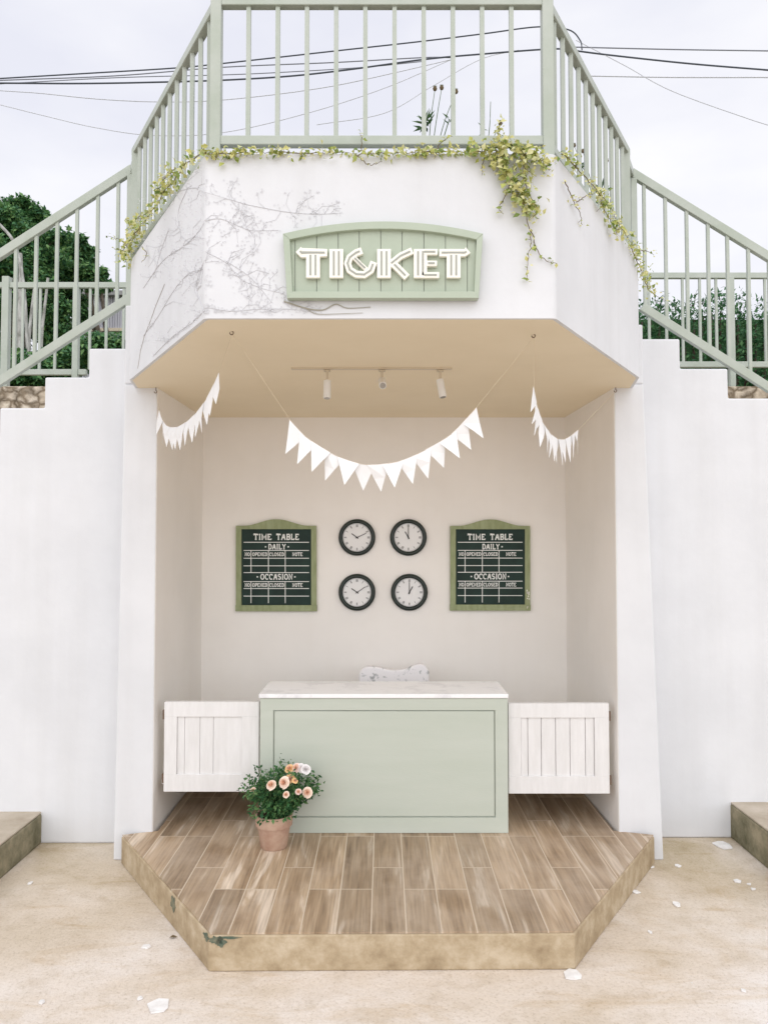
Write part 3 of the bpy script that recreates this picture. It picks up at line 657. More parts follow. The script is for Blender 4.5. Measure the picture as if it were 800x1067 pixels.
# ------------------------------------------------------------------ clocks
def make_clock(px, py, hr, mi, lab):
    c = P(px, py, BY); t = thing('wall_clock', (c.x, BY, c.z), lab, 'clock', 'round clocks on the back wall')
    C_ = Vector((c.x, BY - .002, c.z)); r = .124
    mb = MB(); mb.lathe([(r, 0), (r, .016), (r * .96, .028), (r * .86, .034), (r * .79, .026), (r * .765, .012)], C_, 'Y', 48)
    mb.build('rim', M['rim'], t, smooth=True)
    mb = MB(); mb.lathe([(r * .78, .006), (r * .78, .014)], C_, 'Y', 40); dl = mb.build('dial', M['dial'], t)
    def f(a, b, d): return (C_.x + a, C_.y - .0145 - d, C_.z + b)
    mb = MB()
    for k in range(12):
        a = R(30 * k); s_, cc = math.sin(a), math.cos(a)
        # roman-like strokes: bundles of one to three bars
        nb = (3, 1, 2, 3, 2, 1, 2, 3, 3, 2, 1, 2)[k]
        for j in range(nb):
            o_ = (j - (nb - 1) / 2) * .0048
            ribbon(mb, [(s_ * r * .56 + cc * o_, cc * r * .56 - s_ * o_), (s_ * r * .70 + cc * o_, cc * r * .70 - s_ * o_)], .0022, f, 0, .0006)
    mb.prism(arc(0, 0, r * .73, r * .73, 0, 354, 59), lambda a, b, k: f(a, b, -.0001)) if False else None
    ribbon(mb, arc(0, 0, r * .735, r * .735, 0, 360, 48), .0011, f, 0, .0005)
    sub(mb, 'numerals', M['black'], dl)
    for nm, ang, ln, wd, dd in (('hour_hand', (hr % 12 + mi / 60) * 30, .045, .0055, .002), ('minute_hand', mi * 6, .068, .004, .0035)):
        s_, cc = math.sin(R(ang)), math.cos(R(ang)); mb = MB(); ribbon(mb, [(-s_ * .012, -cc * .012), (s_ * ln, cc * ln)], wd, f, dd, dd + .001); mb.build(nm, M['black'], t)
    mb = MB(); mb.lathe([(.005, .014), (.005, .020)], C_, 'Y', 12); mb.build('hub', M['black'], t)
make_clock(372, 560, 10, 11, 'upper left of the four round dark rimmed clocks, hands at about ten past ten')
make_clock(425.3, 560, 11, 0, 'upper right of the four round dark rimmed clocks, hands at eleven')
make_clock(372, 617, 10, 9.5, 'lower left of the four round dark rimmed clocks, hands at about ten past ten')
make_clock(426.3, 617, 1, 0, 'lower right of the four round dark rimmed clocks, hands at one')

# ------------------------------------------------------------------ counter
cY = 4.17; cx0 = P(271, 800, cY).x; cx1 = P(528, 800, cY).x; cx1b = cx1 + .005
ct = thing('ticket_counter', (0, 4.35, .15), 'pale sage green panelled counter with a white marble top in the middle of the niche', 'counter')
zt = .868; zc0 = .151
lx, rx_, tz, bz = P(284.5, 800, cY).x, P(516, 800, cY).x, zat(740, cY), zat(852, cY)
mb = MB(); mb.box((cx0 + .002, cY + .014, zc0), (cx1b - .002, 4.52, zt - .001)); mb.build('cabinet_body', M['counter'], ct)
mb = MB()
mb.box((cx0, cY, tz), (cx1b, cY + .020, zt - .002)); mb.box((cx0, cY, zc0 + .001), (cx1b, cY + .020, bz))
mb.box((cx0, cY + .0005, bz), (lx, cY + .020, tz)); mb.box((rx_, cY + .0005, bz), (cx1b, cY + .020, tz))
mb.build('front_frame', M['counter'], ct)
mb = MB(); mb.box((lx + .006, cY + .004, bz + .006), (rx_ - .006, cY + .018, tz - .006)); mb.build('front_panel', M['counter'], ct, bevel=.002)
mb = MB(); mb.box((cx0 - .008, cY - .008, zt), (cx1b + .004, 4.54, zt + .022)); mb.build('marble_top', M['marble'], ct, bevel=.003)

# ------------------------------------------------------------------ half doors
def half_door(x0, x1, y0, y1, Y, lines, rec, lab, gp=.0016):
    a, b_ = P(x0, y1, Y), P(x1, y0, Y)
    t = thing('half_door', ((a.x + b_.x) / 2, Y, a.z), lab, 'half door', 'white half doors beside the counter')
    rx0, ry0, rx1, ry1 = rec; ra, rb = P(rx0, ry1, Y), P(rx1, ry0, Y)
    mb = MB()
    mb.box((a.x, Y, rb.z), (b_.x, Y + .035, b_.z)); mb.box((a.x, Y, a.z), (b_.x, Y + .035, ra.z))
    mb.box((a.x, Y + .0005, ra.z), (ra.x, Y + .035, rb.z)); mb.box((rb.x, Y + .0005, ra.z), (b_.x, Y + .035, rb.z))
    mb.build('door_frame', M['door'], t, bevel=.0015)
    xs = [ra.x] + [P(x, 780, Y).x for x in lines] + [rb.x]
    mb = MB()
    for p, q in zip(xs[:-1], xs[1:]): mb.box((p + gp, Y + .009, ra.z), (q - gp, Y + .024, rb.z))
    mb.box((ra.x - .004, Y + .020, ra.z - .004), (rb.x + .004, Y + .0345, rb.z + .004))
    mb.build('slat_panel', M['door'], t, bevel=.0012)
    mb = MB()
    hx = a.x - .004 if a.x < 0 else b_.x + .004
    for z in (a.z + .07, b_.z - .07): mb.box((hx - .006, Y + .004, z - .025), (hx + .006, Y + .018, z + .025))
    mb.build('hinge', M['rust'], t)
    xo = -1.215 if a.x < 0 else 1.215; xi = cx0 - .003 if a.x < 0 else cx1b + .003
    mb = MB(); mb.box((xo, Y + .04, a.z + .03), (xi, 5.17, a.z + .055)); mb.build('shade_board', M['door'], t)  # unseen board added behind the door to darken the floor beneath it
half_door(170.5, 270, 731.5, 825, 4.215, [192, 208, 222], (184, 747, 252, 807), 'white slatted half door left of the counter, behind the rose pot', .0008)
half_door(530, 634, 733, 827, 4.215, [550, 564, 579, 594, 610], (543, 748, 619, 809), 'white slatted half door right of the counter, against the right niche wall')

# ------------------------------------------------------------------ chair behind the counter
cc0 = P(411, 700, 4.92); ch = thing('chair', (cc0.x, 4.8, .15), 'chair with a white flower patterned back, its top showing above the marble counter', 'chair')
xl, xr = P(374, 700, 4.92).x, P(447, 700, 4.92).x; ztop = zat(694, 4.92)
pts = [(xl, .55)]
for k in range(15):
    u = k / 14; pts.append((xl + (xr - xl) * u, ztop - .012 + .012 * math.sin(u * 9) + (.018 * math.exp(-((u - .87) / .12) ** 2)) - (.03 if k in (0, 14) else 0)))
pts.append((xr, .55))
mb = MB(); mb.prism(pts, lambda a, b, k: (a, 4.90 + .05 * k, b)); mb.build('backrest', M['floral'], ch, bevel=.012, seg=3)
mb = MB(); mb.box((xl, 4.60, .545), (xr, 4.95, .60)); mb.build('seat', M['floral'], ch, bevel=.015, seg=3)
for x in (xl + .025, xr - .025):
    for y in (4.63, 4.92): mb = MB(); mb.box((x - .016, y - .016, .15), (x + .016, y + .016, .548)); mb.build('leg', M['door'], ch)

# ------------------------------------------------------------------ track light
a = Pz(303, 384, ZC - .012); b_ = Pz(470, 387, ZC - .012); ty = (a.y + b_.y) / 2
tl = thing('track_light', (0, ty, ZC), 'ceiling track with three small white spotlights above the middle bunting', 'track light')
mb = MB(); mb.box((a.x, ty - .012, ZC - .010), (b_.x, ty + .012, ZC - .001)); mb.build('track', M['track'], tl)
for px, py, tilt, side in ((341, 399, (0, -.15, -1), 0), (398, 397, (.05, -.95, -.5), 0), (458.5, 398, (.16, -.15, -1), 0)):
    top = P(px, py - 6, ty); top.z = ZC - .014; d = Vector(tilt).normalized(); j = P(px, py, ty)
    mb = MB(); mb.tube([top, Vector((j.x, ty, j.z + .012)), j], .006, 8); mb.lathe([(.016, -.006), (.016, .0)], (top.x, ty, top.z), 'Z', 16)
    st = mb.build('arm', M['track'], tl)
    mb = MB(); L0 = .078; mb.tube([j - d * .012, j + d * .004, j + d * .006, j + d * L0], .018, 20); mb.build('spotlight', M['lampw'], tl, smooth=False, bevel=.002)
    mb = MB(); mb.tube([j + d * (L0 + .0005), j + d * (L0 + .002)], .014, 20); mb.build('lens', M['glass'], tl)

# ------------------------------------------------------------------ bunting
def catmull(pts, n=8):
    pts = [Vector(p) for p in pts]; Q = [pts[0] * 2 - pts[1]] + pts + [pts[-1] * 2 - pts[-2]]; o = []
    for i in range(1, len(Q) - 2):
        for k in range(n):
            t = k / n; a, b, c, d = Q[i - 1:i + 3]
            o.append(.5 * ((2 * b) + (c - a) * t + (2 * a - 5 * b + 4 * c - d) * t * t + (3 * b - a - 3 * c + d) * t ** 3))
    o.append(pts[-1]); return o
def bunting(label, anchors, curve, nfl, fw, fh, seed, hooks, ts=None):
    random.seed(seed)
    cpts = catmull(curve, 10); full = [anchors[0]] + cpts + [anchors[1]]
    t = thing('bunting', cpts[len(cpts) // 2], label, 'bunting', 'strings of white bunting under the balcony')
    mb = MB(); mb.tube(full, .00065, 5); mb.build('string', M['string'], t)
    for h in hooks:
        mb = MB(); hk = [h + Vector((.007 * math.cos(R(q)) - .002, 0, .007 * math.sin(R(q)) + .004)) for q in range(-200, 80, 25)] + [h + Vector((0, 0, ZC - h.z))]
        mb.tube(hk, .0022, 6); mb.build('hook', M['rust'], t)
    # arc length
    Ls = [0]
    for i in range(1, len(cpts)): Ls.append(Ls[-1] + (cpts[i] - cpts[i - 1]).length)
    def at(s):
        s = max(0, min(Ls[-1] - 1e-6, s))
        for i in range(1, len(Ls)):
            if Ls[i] >= s: u = (s - Ls[i - 1]) / (Ls[i] - Ls[i - 1]); return cpts[i - 1].lerp(cpts[i], u)
    step = Ls[-1] / nfl
    for k in range(nfl):
        s0, s1 = k * step + .001, (k + 1) * step + random.uniform(.0, .006)
        a, b = at(s0), at(s1); a, b = a + (a - b) * .22, b + (b - a) * .22; d = (b - a).normalized(); mid = at((s0 + s1) / 2)
        dn = Vector((0, 0, -1)); perp = (dn - d * dn.dot(d)).normalized()
        hang = (perp * .62 + dn * .38).normalized()
        nrm = d.cross(hang).normalized(); lean = random.uniform(-fw, fw)
        tip = mid + hang * fh * random.uniform(.93, 1.05) + nrm * (fh * lean) + d * random.uniform(-.008, .008)
        m1 = a.lerp(tip, .5) + nrm * .009 * random.uniform(-1, 1); m2 = b.lerp(tip, .5) + nrm * .009 * random.uniform(-1, 1); c = (a + b) / 2 + nrm * .002
        o = nrm * .0006; sh_ = nrm * (.0022 * (k % 2)); V = [v + sh_ for v in (a, mid, b, m2, tip, m1)]
        mb = MB(); mb.add([v - o for v in V] + [v + o for v in V], [(0, 1, 3, 5), (1, 2, 3), (5, 3, 4), (6, 11, 9, 7), (7, 9, 8), (11, 10, 9), (0, 6, 7, 1), (1, 7, 8, 2), (2, 8, 9, 3), (3, 9, 10, 4), (4, 10, 11, 5), (5, 11, 6, 0)])
        mb.build('flag', M['flag'], t)
HL = Pz(242, 348, ZC - .012); HR = Pz(556, 351, ZC - .012)
kL = P(241.5, 362, HL.y)
cyb = HL.y
cen = [P(x, y, cyb) for x, y in [(304, 440), (320, 456), (345, 472), (362, 479.5), (381, 484), (402, 483), (422, 478.5), (446, 467), (470, 452), (494, 427)]]
bunting('middle string of white pennants hanging in front of the track light', (HL, HR), cen, 14, .26, .108, 5, [HL, HR])
PL = Vector((-1.247, 4.175, 2.525)); PR = Vector((1.267, 4.175, 2.53))
def sidecurve(A, B, pix):
    """points of the sagging string in the vertical plane through both anchors"""
    return [Pw(x, y, (A.x, A.y), (B.x, B.y)) for x, y in pix]
bunting('left string of white pennants between the ceiling hook and the left pillar', (HL, PL), sidecurve(HL, PL, [(227, 391), (220, 407), (212, 421), (203, 432), (194, 440), (184, 445), (175, 444), (170, 438), (167, 429)]), 14, .10, .112, 6, [PL])
bunting('right string of white pennants between the ceiling hook and the right pillar', (HR, PR), sidecurve(HR, PR, [(556, 405), (559, 420), (563, 434), (569, 446), (577, 455), (585, 458), (593, 455), (602, 448)]), 14, .10, .112, 7, [PR])

# ------------------------------------------------------------------ potted roses
random.seed(21)
pb = Pz(285.5, 882, .15); pc = Vector((pb.x, pb.y, .1505))
rp = thing('potted_rose_bush', pc, 'terracotta pot of peach and white roses standing at the left foot of the counter', 'potted plant')
mb = MB(); mb.lathe([(.064, 0), (.068, .004), (.083, .108), (.093, .112), (.096, .160), (.094, .166), (.086, .166), (.083, .140)], pc, 'Z', 40)
pt = mb.build('pot', M['pot'], rp, smooth=True); pt.modifiers.new('es', 'EDGE_SPLIT').split_angle = R(40)
mb = MB(); mb.lathe([(.083, .138), (.084, .142)], pc, 'Z', 24); mb.build('soil', M['soil'], rp)
mbS, mbL = MB(), MB()
fc = P(292, 826, pc.y); tips = []
for k in range(46):
    a = random.uniform(0, 2 * math.pi); rr = random.uniform(.02, .07)
    base = pc + Vector((rr * .6 * math.cos(a), rr * .6 * math.sin(a), .14))
    ex = random.uniform(-.19, .19); eh = .06 + random.uniform(.04, .21) * (1 - (abs(ex) / .26) ** 2)
    tip = Vector((pc.x + .03 + ex, pc.y + random.uniform(-.13, .13), pc.z + .155 + eh))
    mid = base.lerp(tip, .5) + Vector((0, 0, .02)); q = catmull([base, mid, tip], 5); mbS.tube(q, .0022, 5, .0012)
    tips.append(tip)
    for p in q[2:]:
        for j in range(9):
            d = Vector((random.gauss(0, 1), random.gauss(0, 1), random.gauss(.1, .7))); s_ = random.uniform(.014, .028)
            mbL.leaf(p + Vector((random.gauss(0, .014), random.gauss(0, .014), random.gauss(0, .012))), d, (random.gauss(0, .5), random.gauss(-.3, .5), 1), s_, s_ * .62)
for k in range(260):   # low skirt of leaves over the rim
    a = random.uniform(0, 2 * math.pi); rr = random.uniform(.05, .125); s_ = random.uniform(.016, .03)
    p = pc + Vector((.01 + rr * math.cos(a) * 1.1, rr * math.sin(a), .155 + random.uniform(0, .1)))
    mbL.leaf(p, (math.cos(a) + random.gauss(0, .4), math.sin(a) + random.gauss(0, .4), random.gauss(-.1, .5)), (0, -.3, 1), s_, s_ * .62)
mbS.build('stems', M['gstem'], rp); mbL.nofix = 1; mbL.build('foliage', M['roseleaf'], rp)
def rose(p, r, m, face):
    mb = MB(); f = Vector(face).normalized(); u = f.cross(Vector((0, 0, 1))).normalized(); v = u.cross(f)
    for ring in range(6):
        npet = (2, 3, 3, 4, 5, 5)[ring]; R1 = r * (.12 + .17 * ring); top = r * (.62 - .015 * ring - .028 * ring * ring); mb.cur = 1 if ring < 3 else 0
        for k in range(npet):
            a0 = 2 * math.pi * (k + .41 * ring) / npet + random.uniform(-.15, .15); da = math.pi / npet * 1.45; G = 5; vs = []; wv = random.uniform(.9, 1.08)
            for i in range(G + 1):
                t_ = i / G
                for j in range(G + 1):
                    s_ = j / G * 2 - 1; aa = a0 + s_ * da * math.sin(.6 + t_ * .97)
                    flare = (.10 + .05 * ring) * max(0, t_ - .6) * r * 2
                    q = R1 * wv * math.sin(min(1, t_ * 1.25 + .1) * math.pi / 2) * (1 + .05 * s_) + flare
                    hh = -r * .5 + (top + r * .5) * t_ - r * .16 * s_ * s_ * t_ - flare * .8
                    vs.append(p + (u * math.cos(aa) + v * math.sin(aa)) * q + f * hh)
            mb.add(vs, [(i * (G + 1) + j, i * (G + 1) + j + 1, (i + 1) * (G + 1) + j + 1, (i + 1) * (G + 1) + j) for i in range(G) for j in range(G)])
    mb.nofix = 1; mb.build('rose', [m, M['petalw' if m is M['petalw'] else 'petald']], rp, smooth=True)
for cx_, cy_, r_, mk, dy in [(305, 270, .022, 'petal', -.13), (400, 255, .024, 'petal', -.13), (452, 226, .019, 'petalo', -.10), (443, 146, .019, 'petalo', -.05), (498, 142, .021, 'petalp', -.05),
                             (540, 148, .019, 'petalw', -.05), (572, 152, .021, 'petalw', -.06), (580, 332, .022, 'petal', -.09), (420, 347, .014, 'petal', -.14), (175, 318, .014, 'petal', -.07),
                             (515, 325, .013, 'petalp', -.12), (492, 240, .012, 'petalo', -.13)]:
    p = P(240 + cx_ / 7.27, 780 + cy_ / 7.27, pc.y + dy); rose(p, r_, M[mk], (random.uniform(-.5, .5), -1, random.uniform(.3, 1.1)))

# ------------------------------------------------------------------ creepers on the balcony edge
def wsurf(px, py, off):
    p = surf(px, py, off); p.z = max(p.z, ZC + .015 + random.random() * .02); return p
def surf(px, py, off):
    if px < 213: return Pw(px, py, CL0, CL1, off)
    if px > 575: return Pw(px, py, CR0, CR1, off)
    return P(px, py, FY - off)
def creeper(label, strands, leafm, seed, cat='creeper'):
    """strands: (pixel polyline, leaves, spread in m, leaf size, off)"""
    random.seed(seed)
    p0 = surf(*strands[0][0][0], .02); t = thing('creeper', p0, label, cat, 'creepers along the balcony edge')
    ms, ml = MB(), MB()
    for pl, nl, spr, ls, off in strands:
        nl = int(nl * .85) + 1
        q = catmull([surf(x, y, off + random.uniform(0, .01)) for x, y in pl], 6) if len(pl) > 2 else [surf(x, y, off) for x, y in pl]
        q = [p + Vector((random.gauss(0, .002), random.gauss(0, .002), random.gauss(0, .002))) for p in q]
        ms.tube(q, .0022, 5, .0009)
        for k in range(nl):
            i = random.randrange(len(q)); p = q[i] + Vector((random.gauss(0, spr), random.gauss(-.2 * spr, spr * .6), random.gauss(0, spr)))
            if p.y > FY - .005 and abs(p.x) < .6 and p.z < ZT: p.y = FY - random.uniform(.008, .03)
            s_ = ls * random.choice((random.uniform(.4, .8), random.uniform(.6, 1.25)))
            d = Vector((random.gauss(0, 1), random.gauss(-.3, .7), random.gauss(-.25, .8)))
            ml.leaf(p, d, (random.gauss(0, .6), -.7 + random.gauss(0, .4), random.gauss(.5, .4)), s_, s_ * .72)
            if random.random() < .12: ms.tube([q[i], p], .0009, 4)
    ms.build('stem', M['stem'], t); ml.nofix = 1; ml.build('leaves', M[leafm], t)
creeper('pale green creeper climbing the left cut-off corner of the balcony', [
    ([(214, 158), (200, 172), (188, 188), (176, 204), (165, 219), (152, 236), (143, 252), (140, 268)], 360, .016, .026, .02),
    ([(190, 178), (180, 190), (174, 200)], 100, .018, .026, .03), ([(160, 222), (150, 228), (142, 238)], 90, .018, .026, .02),
    ([(150, 240), (140, 252), (135, 262), (137, 274)], 130, .022, .026, .02), ([(138, 262), (126, 250), (112, 246)], 10, .008, .018, .0),
    ([(140, 262), (130, 262), (118, 258)], 8, .008, .018, .0), ([(152, 258), (156, 266), (152, 274)], 10, .008, .016, .01)], 'vine', 31)
creeper('low creeper along the front edge of the balcony under the rail', [
    ([(214, 160), (240, 160), (268, 159), (292, 159)], 170, .011, .026, .01), ([(292, 159), (320, 160), (345, 159), (372, 160)], 100, .009, .024, .0),
    ([(372, 161), (400, 160), (425, 159), (450, 159)], 150, .009, .024, .01), ([(440, 159), (470, 158), (500, 160)], 170, .011, .024, .0),
    ([(370, 160), (378, 168), (388, 172), (398, 169)], 8, .004, .014, .01), 
    ([(376, 158), (377, 146), (375, 136)], 8, .008, .02, -.02), ([(452, 158), (462, 146), (470, 142)], 16, .008, .02, .0)], 'vine', 32)
creeper('thick yellow green creeper hanging from the right front corner of the balcony', [
    ([(496, 158), (512, 156), (530, 150), (548, 158), (566, 168)], 300, .018, .028, .03), ([(520, 152), (518, 138), (522, 128)], 45, .010, .022, .0),
    ([(515, 160), (524, 172), (532, 186), (540, 202), (547, 216)], 330, .022, .030, .03), ([(540, 160), (546, 176), (548, 194), (556, 212), (558, 226)], 170, .015, .026, .03),
    ([(545, 212), (550, 232), (553, 250), (550, 268), (549, 292)], 48, .009, .020, .015), ([(553, 240), (560, 262), (570, 272), (577, 276)], 16, .006, .016, .01),
    ([(532, 190), (527, 202), (520, 216), (524, 222)], 22, .007, .020, .015), ([(505, 162), (502, 172), (503, 182)], 12, .007, .018, .01),
    ([(556, 160), (566, 172), (572, 178)], 40, .012, .022, .01)], 'vine', 33)
creeper('creeper trailing down the right cut-off corner of the balcony', [
    ([(578, 162), (590, 172), (604, 188), (616, 202), (628, 216), (636, 230), (644, 244), (654, 258)], 200, .013, .026, .02),
    ([(618, 204), (622, 216), (630, 230), (637, 246)], 90, .014, .026, .02), ([(584, 190), (592, 206), (598, 222), (604, 236)], 22, .008, .018, .01),
    ([(654, 258), (660, 272), (667, 286), (672, 300)], 150, .020, .026, .01), ([(664, 262), (672, 262), (680, 266)], 16, .010, .022, .0),
    ([(668, 290), (674, 304), (690, 314)], 26, .010, .018, .01), ([(596, 212), (606, 205), (616, 203)], 12, .007, .018, .01)], 'vine', 34)

# faint dried creeper clinging to the wall left of the sign
random.seed(41)
dc = thing('dried_creeper', surf(240, 260, 0), 'faint grey dried creeper clinging to the wall left of the ticket sign', 'creeper')
mb, ml = MB(), MB()
main = [[(165, 206), (200, 196), (213, 200), (240, 208), (262, 214), (300, 221), (330, 223), (352, 222)], [(213, 230), (230, 228), (250, 236), (262, 240), (290, 240)], [(240, 208), (252, 222), (258, 240)],
        [(150, 300), (170, 272), (190, 258), (205, 244), (213, 232)], [(214, 262), (236, 274), (250, 290), (272, 300), (296, 306)], [(214, 320), (240, 326), (270, 322), (300, 322), (330, 326)],
        [(150, 350), (165, 330), (180, 305), (196, 286), (212, 280)], [(213, 330), (205, 300), (212, 275), (220, 262)], [(236, 272), (262, 290), (284, 316)], [(160, 372), (180, 352), (196, 344), (214, 332)], [(176, 240), (168, 262), (160, 290)], [(196, 196), (186, 222), (190, 250)]]
for pl in main:
    q = catmull([wsurf(x, y, .0012) for x, y in pl], 6); mb.tube(q, .0014, 4, .0007)
    for k in range(len(q) * 2):
        i = random.randrange(len(pl) - 1); u = random.random(); x = pl[i][0] + (pl[i + 1][0] - pl[i][0]) * u; y = pl[i][1] + (pl[i + 1][1] - pl[i][1]) * u
        if random.random() < .35:
            a = random.uniform(-2.6, -.4) if random.random() < .6 else random.uniform(.3, 2.8); l_ = random.uniform(6, 26); tw = [(x, y), (x + math.cos(a) * l_ * .5, y + math.sin(a) * l_ * .5), (x + math.cos(a + .4) * l_, y + math.sin(a + .4) * l_)]
            mb.tube([wsurf(*p, .001) for p in tw], .001, 3, .0005)
            for e in range(5): xx, yy = tw[-1][0] + random.gauss(0, 3), tw[-1][1] + random.gauss(0, 3); ml.leaf(wsurf(xx, yy, .003), (random.gauss(0, 1), -.05, random.gauss(0, 1)), (0, -1, .1), random.uniform(.004, .010), .005)
        for e in range(1):
            xx, yy = x + random.gauss(0, 5), y + random.gauss(0, 5)
            if 335 > yy or xx < 200: ml.leaf(wsurf(xx, min(yy, 330 if xx > 213 else 385), .003), (random.gauss(0, 1), -.05, random.gauss(0, 1)), (0, -1, .1), random.uniform(.004, .009), .005)
mb.build('stem', M['dead'], dc); ml.nofix = 1; ml.build('leaves', M['dead'], dc)
mb = MB(); q = catmull([surf(x, y, .004) for x, y in [(296, 314), (318, 321), (336, 323), (350, 317), (362, 321), (386, 320)]], 6); mb.tube(q, .0028, 5, .0012)
q = catmull([surf(x, y, .004) for x, y in [(318, 321), (330, 327), (352, 327), (378, 326)]], 6); mb.tube(q, .0016, 5, .0008); mb.build('twig', M['dead2'], dc)

# ------------------------------------------------------------------ tall weeds
def weed(label, basepx, Y, stalks, leafc, seed):
    random.seed(seed); b0 = P(*basepx, Y); b0.z = ZT - .08
    t = thing('weed', b0, label, 'plant', 'tall weeds in the balcony planting bed'); ms, ml, mh = MB(), MB(), MB()
    for (x, y), hd in stalks:
        tp_ = P(x, y, Y); mid = b0.lerp(tp_, .6) + Vector((random.uniform(-.01, .01), 0, .02)); ms.tube(catmull([b0, mid, tp_], 6), .0022, 5, .0012)
        if hd:
            mh.lathe([(.002, -.008), (.007, -.004), (.009, .003), (.006, .010), (.002, .013)], tp_, 'Z', 8)
            for k in range(10):
                a = k * .63; ml.leaf(tp_ + Vector((0, 0, .006)), (math.cos(a), math.sin(a), .9), (0, 0, 1), .012, .004)
    for (x, y, n, s_) in leafc:
        p = P(x, y, Y)
        ms.tube([b0, p], .002, 4)
        for k in range(n):
            a = random.uniform(0, 2 * math.pi); ml.leaf(p + Vector((0, 0, random.uniform(-.03, .01))), (math.cos(a), math.sin(a) * .6, random.uniform(-.2, .9)), (random.gauss(0, .4), -1, random.gauss(0, .4)), s_ * random.uniform(.7, 1.2), s_ * .2)
    ms.build('stem', M['gstem'], t); ml.nofix = 1; ml.build('leaves', M['vdark'], t)
    if mh.v: mh.build('seed_head', M['stem'], t)
weed('dark leafed weed with button seed heads standing behind the front balusters', (444, 160), 3.05, [((453, 93), 1), ((460, 92), 1), ((475, 96), 1)], [(443, 128, 26, .055), (468, 124, 5, .03)], 51)
weed('thin stalk with a curled tip in the right part of the front balusters', (500, 160), 3.05, [((511, 106), 0), ((521, 129), 1)], [(503, 132, 5, .03)], 52)
weed('narrow leaved weed standing at the right corner post of the balcony', (634, 250), 3.75, [((632, 168), 1), ((598, 152), 1), ((607, 158), 1)], [(626, 196, 14, .06), (628, 214, 14, .06), (604, 170, 12, .05)], 53)

# ------------------------------------------------------------------ trees, hedge, shed, pole
def foliage_blob(ml, c, rx, ry, rz_, n, s0, s1, holes=2.0):
    for k in range(n):
        d = Vector((random.gauss(0, 1), random.gauss(0, 1), random.gauss(0, 1))).normalized(); q = random.random() ** .45
        p = c + Vector((d.x * rx, d.y * ry, d.z * rz_)) * q; s_ = random.uniform(s0, s1)
        ml.leaf(p, (random.gauss(0, 1) + d.x * .6, random.gauss(0, 1) + d.y * .6, random.gauss(-.2, .7)), (d.x * .6 + random.gauss(0, .4), d.y * .6 + random.gauss(0, .4), .8), s_, s_ * .55)
def tree(label, base, crown_px, Y, seed, leaf=(.10, .2), mk='tree', trunk_r=.12, lean=0):
    random.seed(seed); t = thing('tree', base, label, 'tree', 'trees on the terrace')
    mt, ml = MB(), MB(); base = Vector(base)
    fork = base + Vector((lean, 0, (P(*crown_px[0][:2], Y).z - base.z) * .45)); mt.tube(catmull([base, base.lerp(fork, .5) + Vector((.05, 0, 0)), fork], 5), trunk_r, 9, trunk_r * .7)
    for x, y, rp_, n in crown_px:
        dy = random.uniform(-.7, .7); c = P(x, y, Y + dy); r_ = rp_ / 800 * Y
        mt.tube(catmull([fork, fork.lerp(c, .5) + Vector((random.uniform(-.1, .1), 0, .12)), c], 5), trunk_r * .55, 6, .02)
        nc = max(6, int(n / 70))
        for k in range(nc):
            d = Vector((random.gauss(0, 1), random.gauss(0, 1), random.gauss(0, 1))).normalized(); cc = c + d * r_ * random.uniform(.3, .95)
            mt.tube([c, cc], .025, 4, .008); q = r_ * random.uniform(.28, .45)
            foliage_blob(ml, cc, q, q, q * .8, int(2.6 * n / nc), *leaf)
    mt.build('trunk', M['bark'], t); ml.nofix = 1; ml.build('crown', M[mk], t)
tree('broad dark green tree beyond the left staircase, its top above the sloping rail', (-6.1, 12.5, 2.72), [(5, 240, 34, 2800), (28, 232, 26, 2000), (40, 262, 34, 2800), (10, 285, 34, 2400), (62, 285, 26, 1800), (-30, 250, 40, 2200), (25, 320, 34, 2000), (55, 330, 24, 1400), (10, 360, 30, 1400)], 12.5, 61, leaf=(.05, .11))
tree('smaller round tree standing to the right of the broad dark tree', (-4.9, 13.5, 2.72), [(80, 262, 20, 1300), (92, 285, 20, 1400), (72, 305, 24, 1500), (105, 296, 13, 700), (85, 325, 14, 700), (66, 350, 26, 1500), (68, 375, 24, 1200)], 13.5, 62, leaf=(.05, .11), lean=.1)
random.seed(64); ml = MB(); mt = MB()
sh = thing('shrub', (-3.0, 8.5, 2.72), 'low bright green shrubs in a row above the first steps of the left staircase', 'shrub')
for x, y, r_ in ((98, 362, 14), (112, 360, 12), (126, 362, 13), (140, 360, 12), (80, 372, 16), (60, 380, 16), (42, 382, 15), (22, 380, 16), (2, 384, 16), (-20, 382, 18), (50, 394, 12), (34, 396, 12), (16, 396, 12), (0, 398, 12), (68, 388, 12)):
    c = P(x, y, 8.5); foliage_blob(ml, c, r_ / 94, .4, r_ / 94, 700, .04, .08); mt.tube([(c.x, 8.5, 2.72), c], .012, 5)
mt.build('stem', M['bark'], sh); ml.nofix = 1; ml.build('leaves', M['tree'], sh)
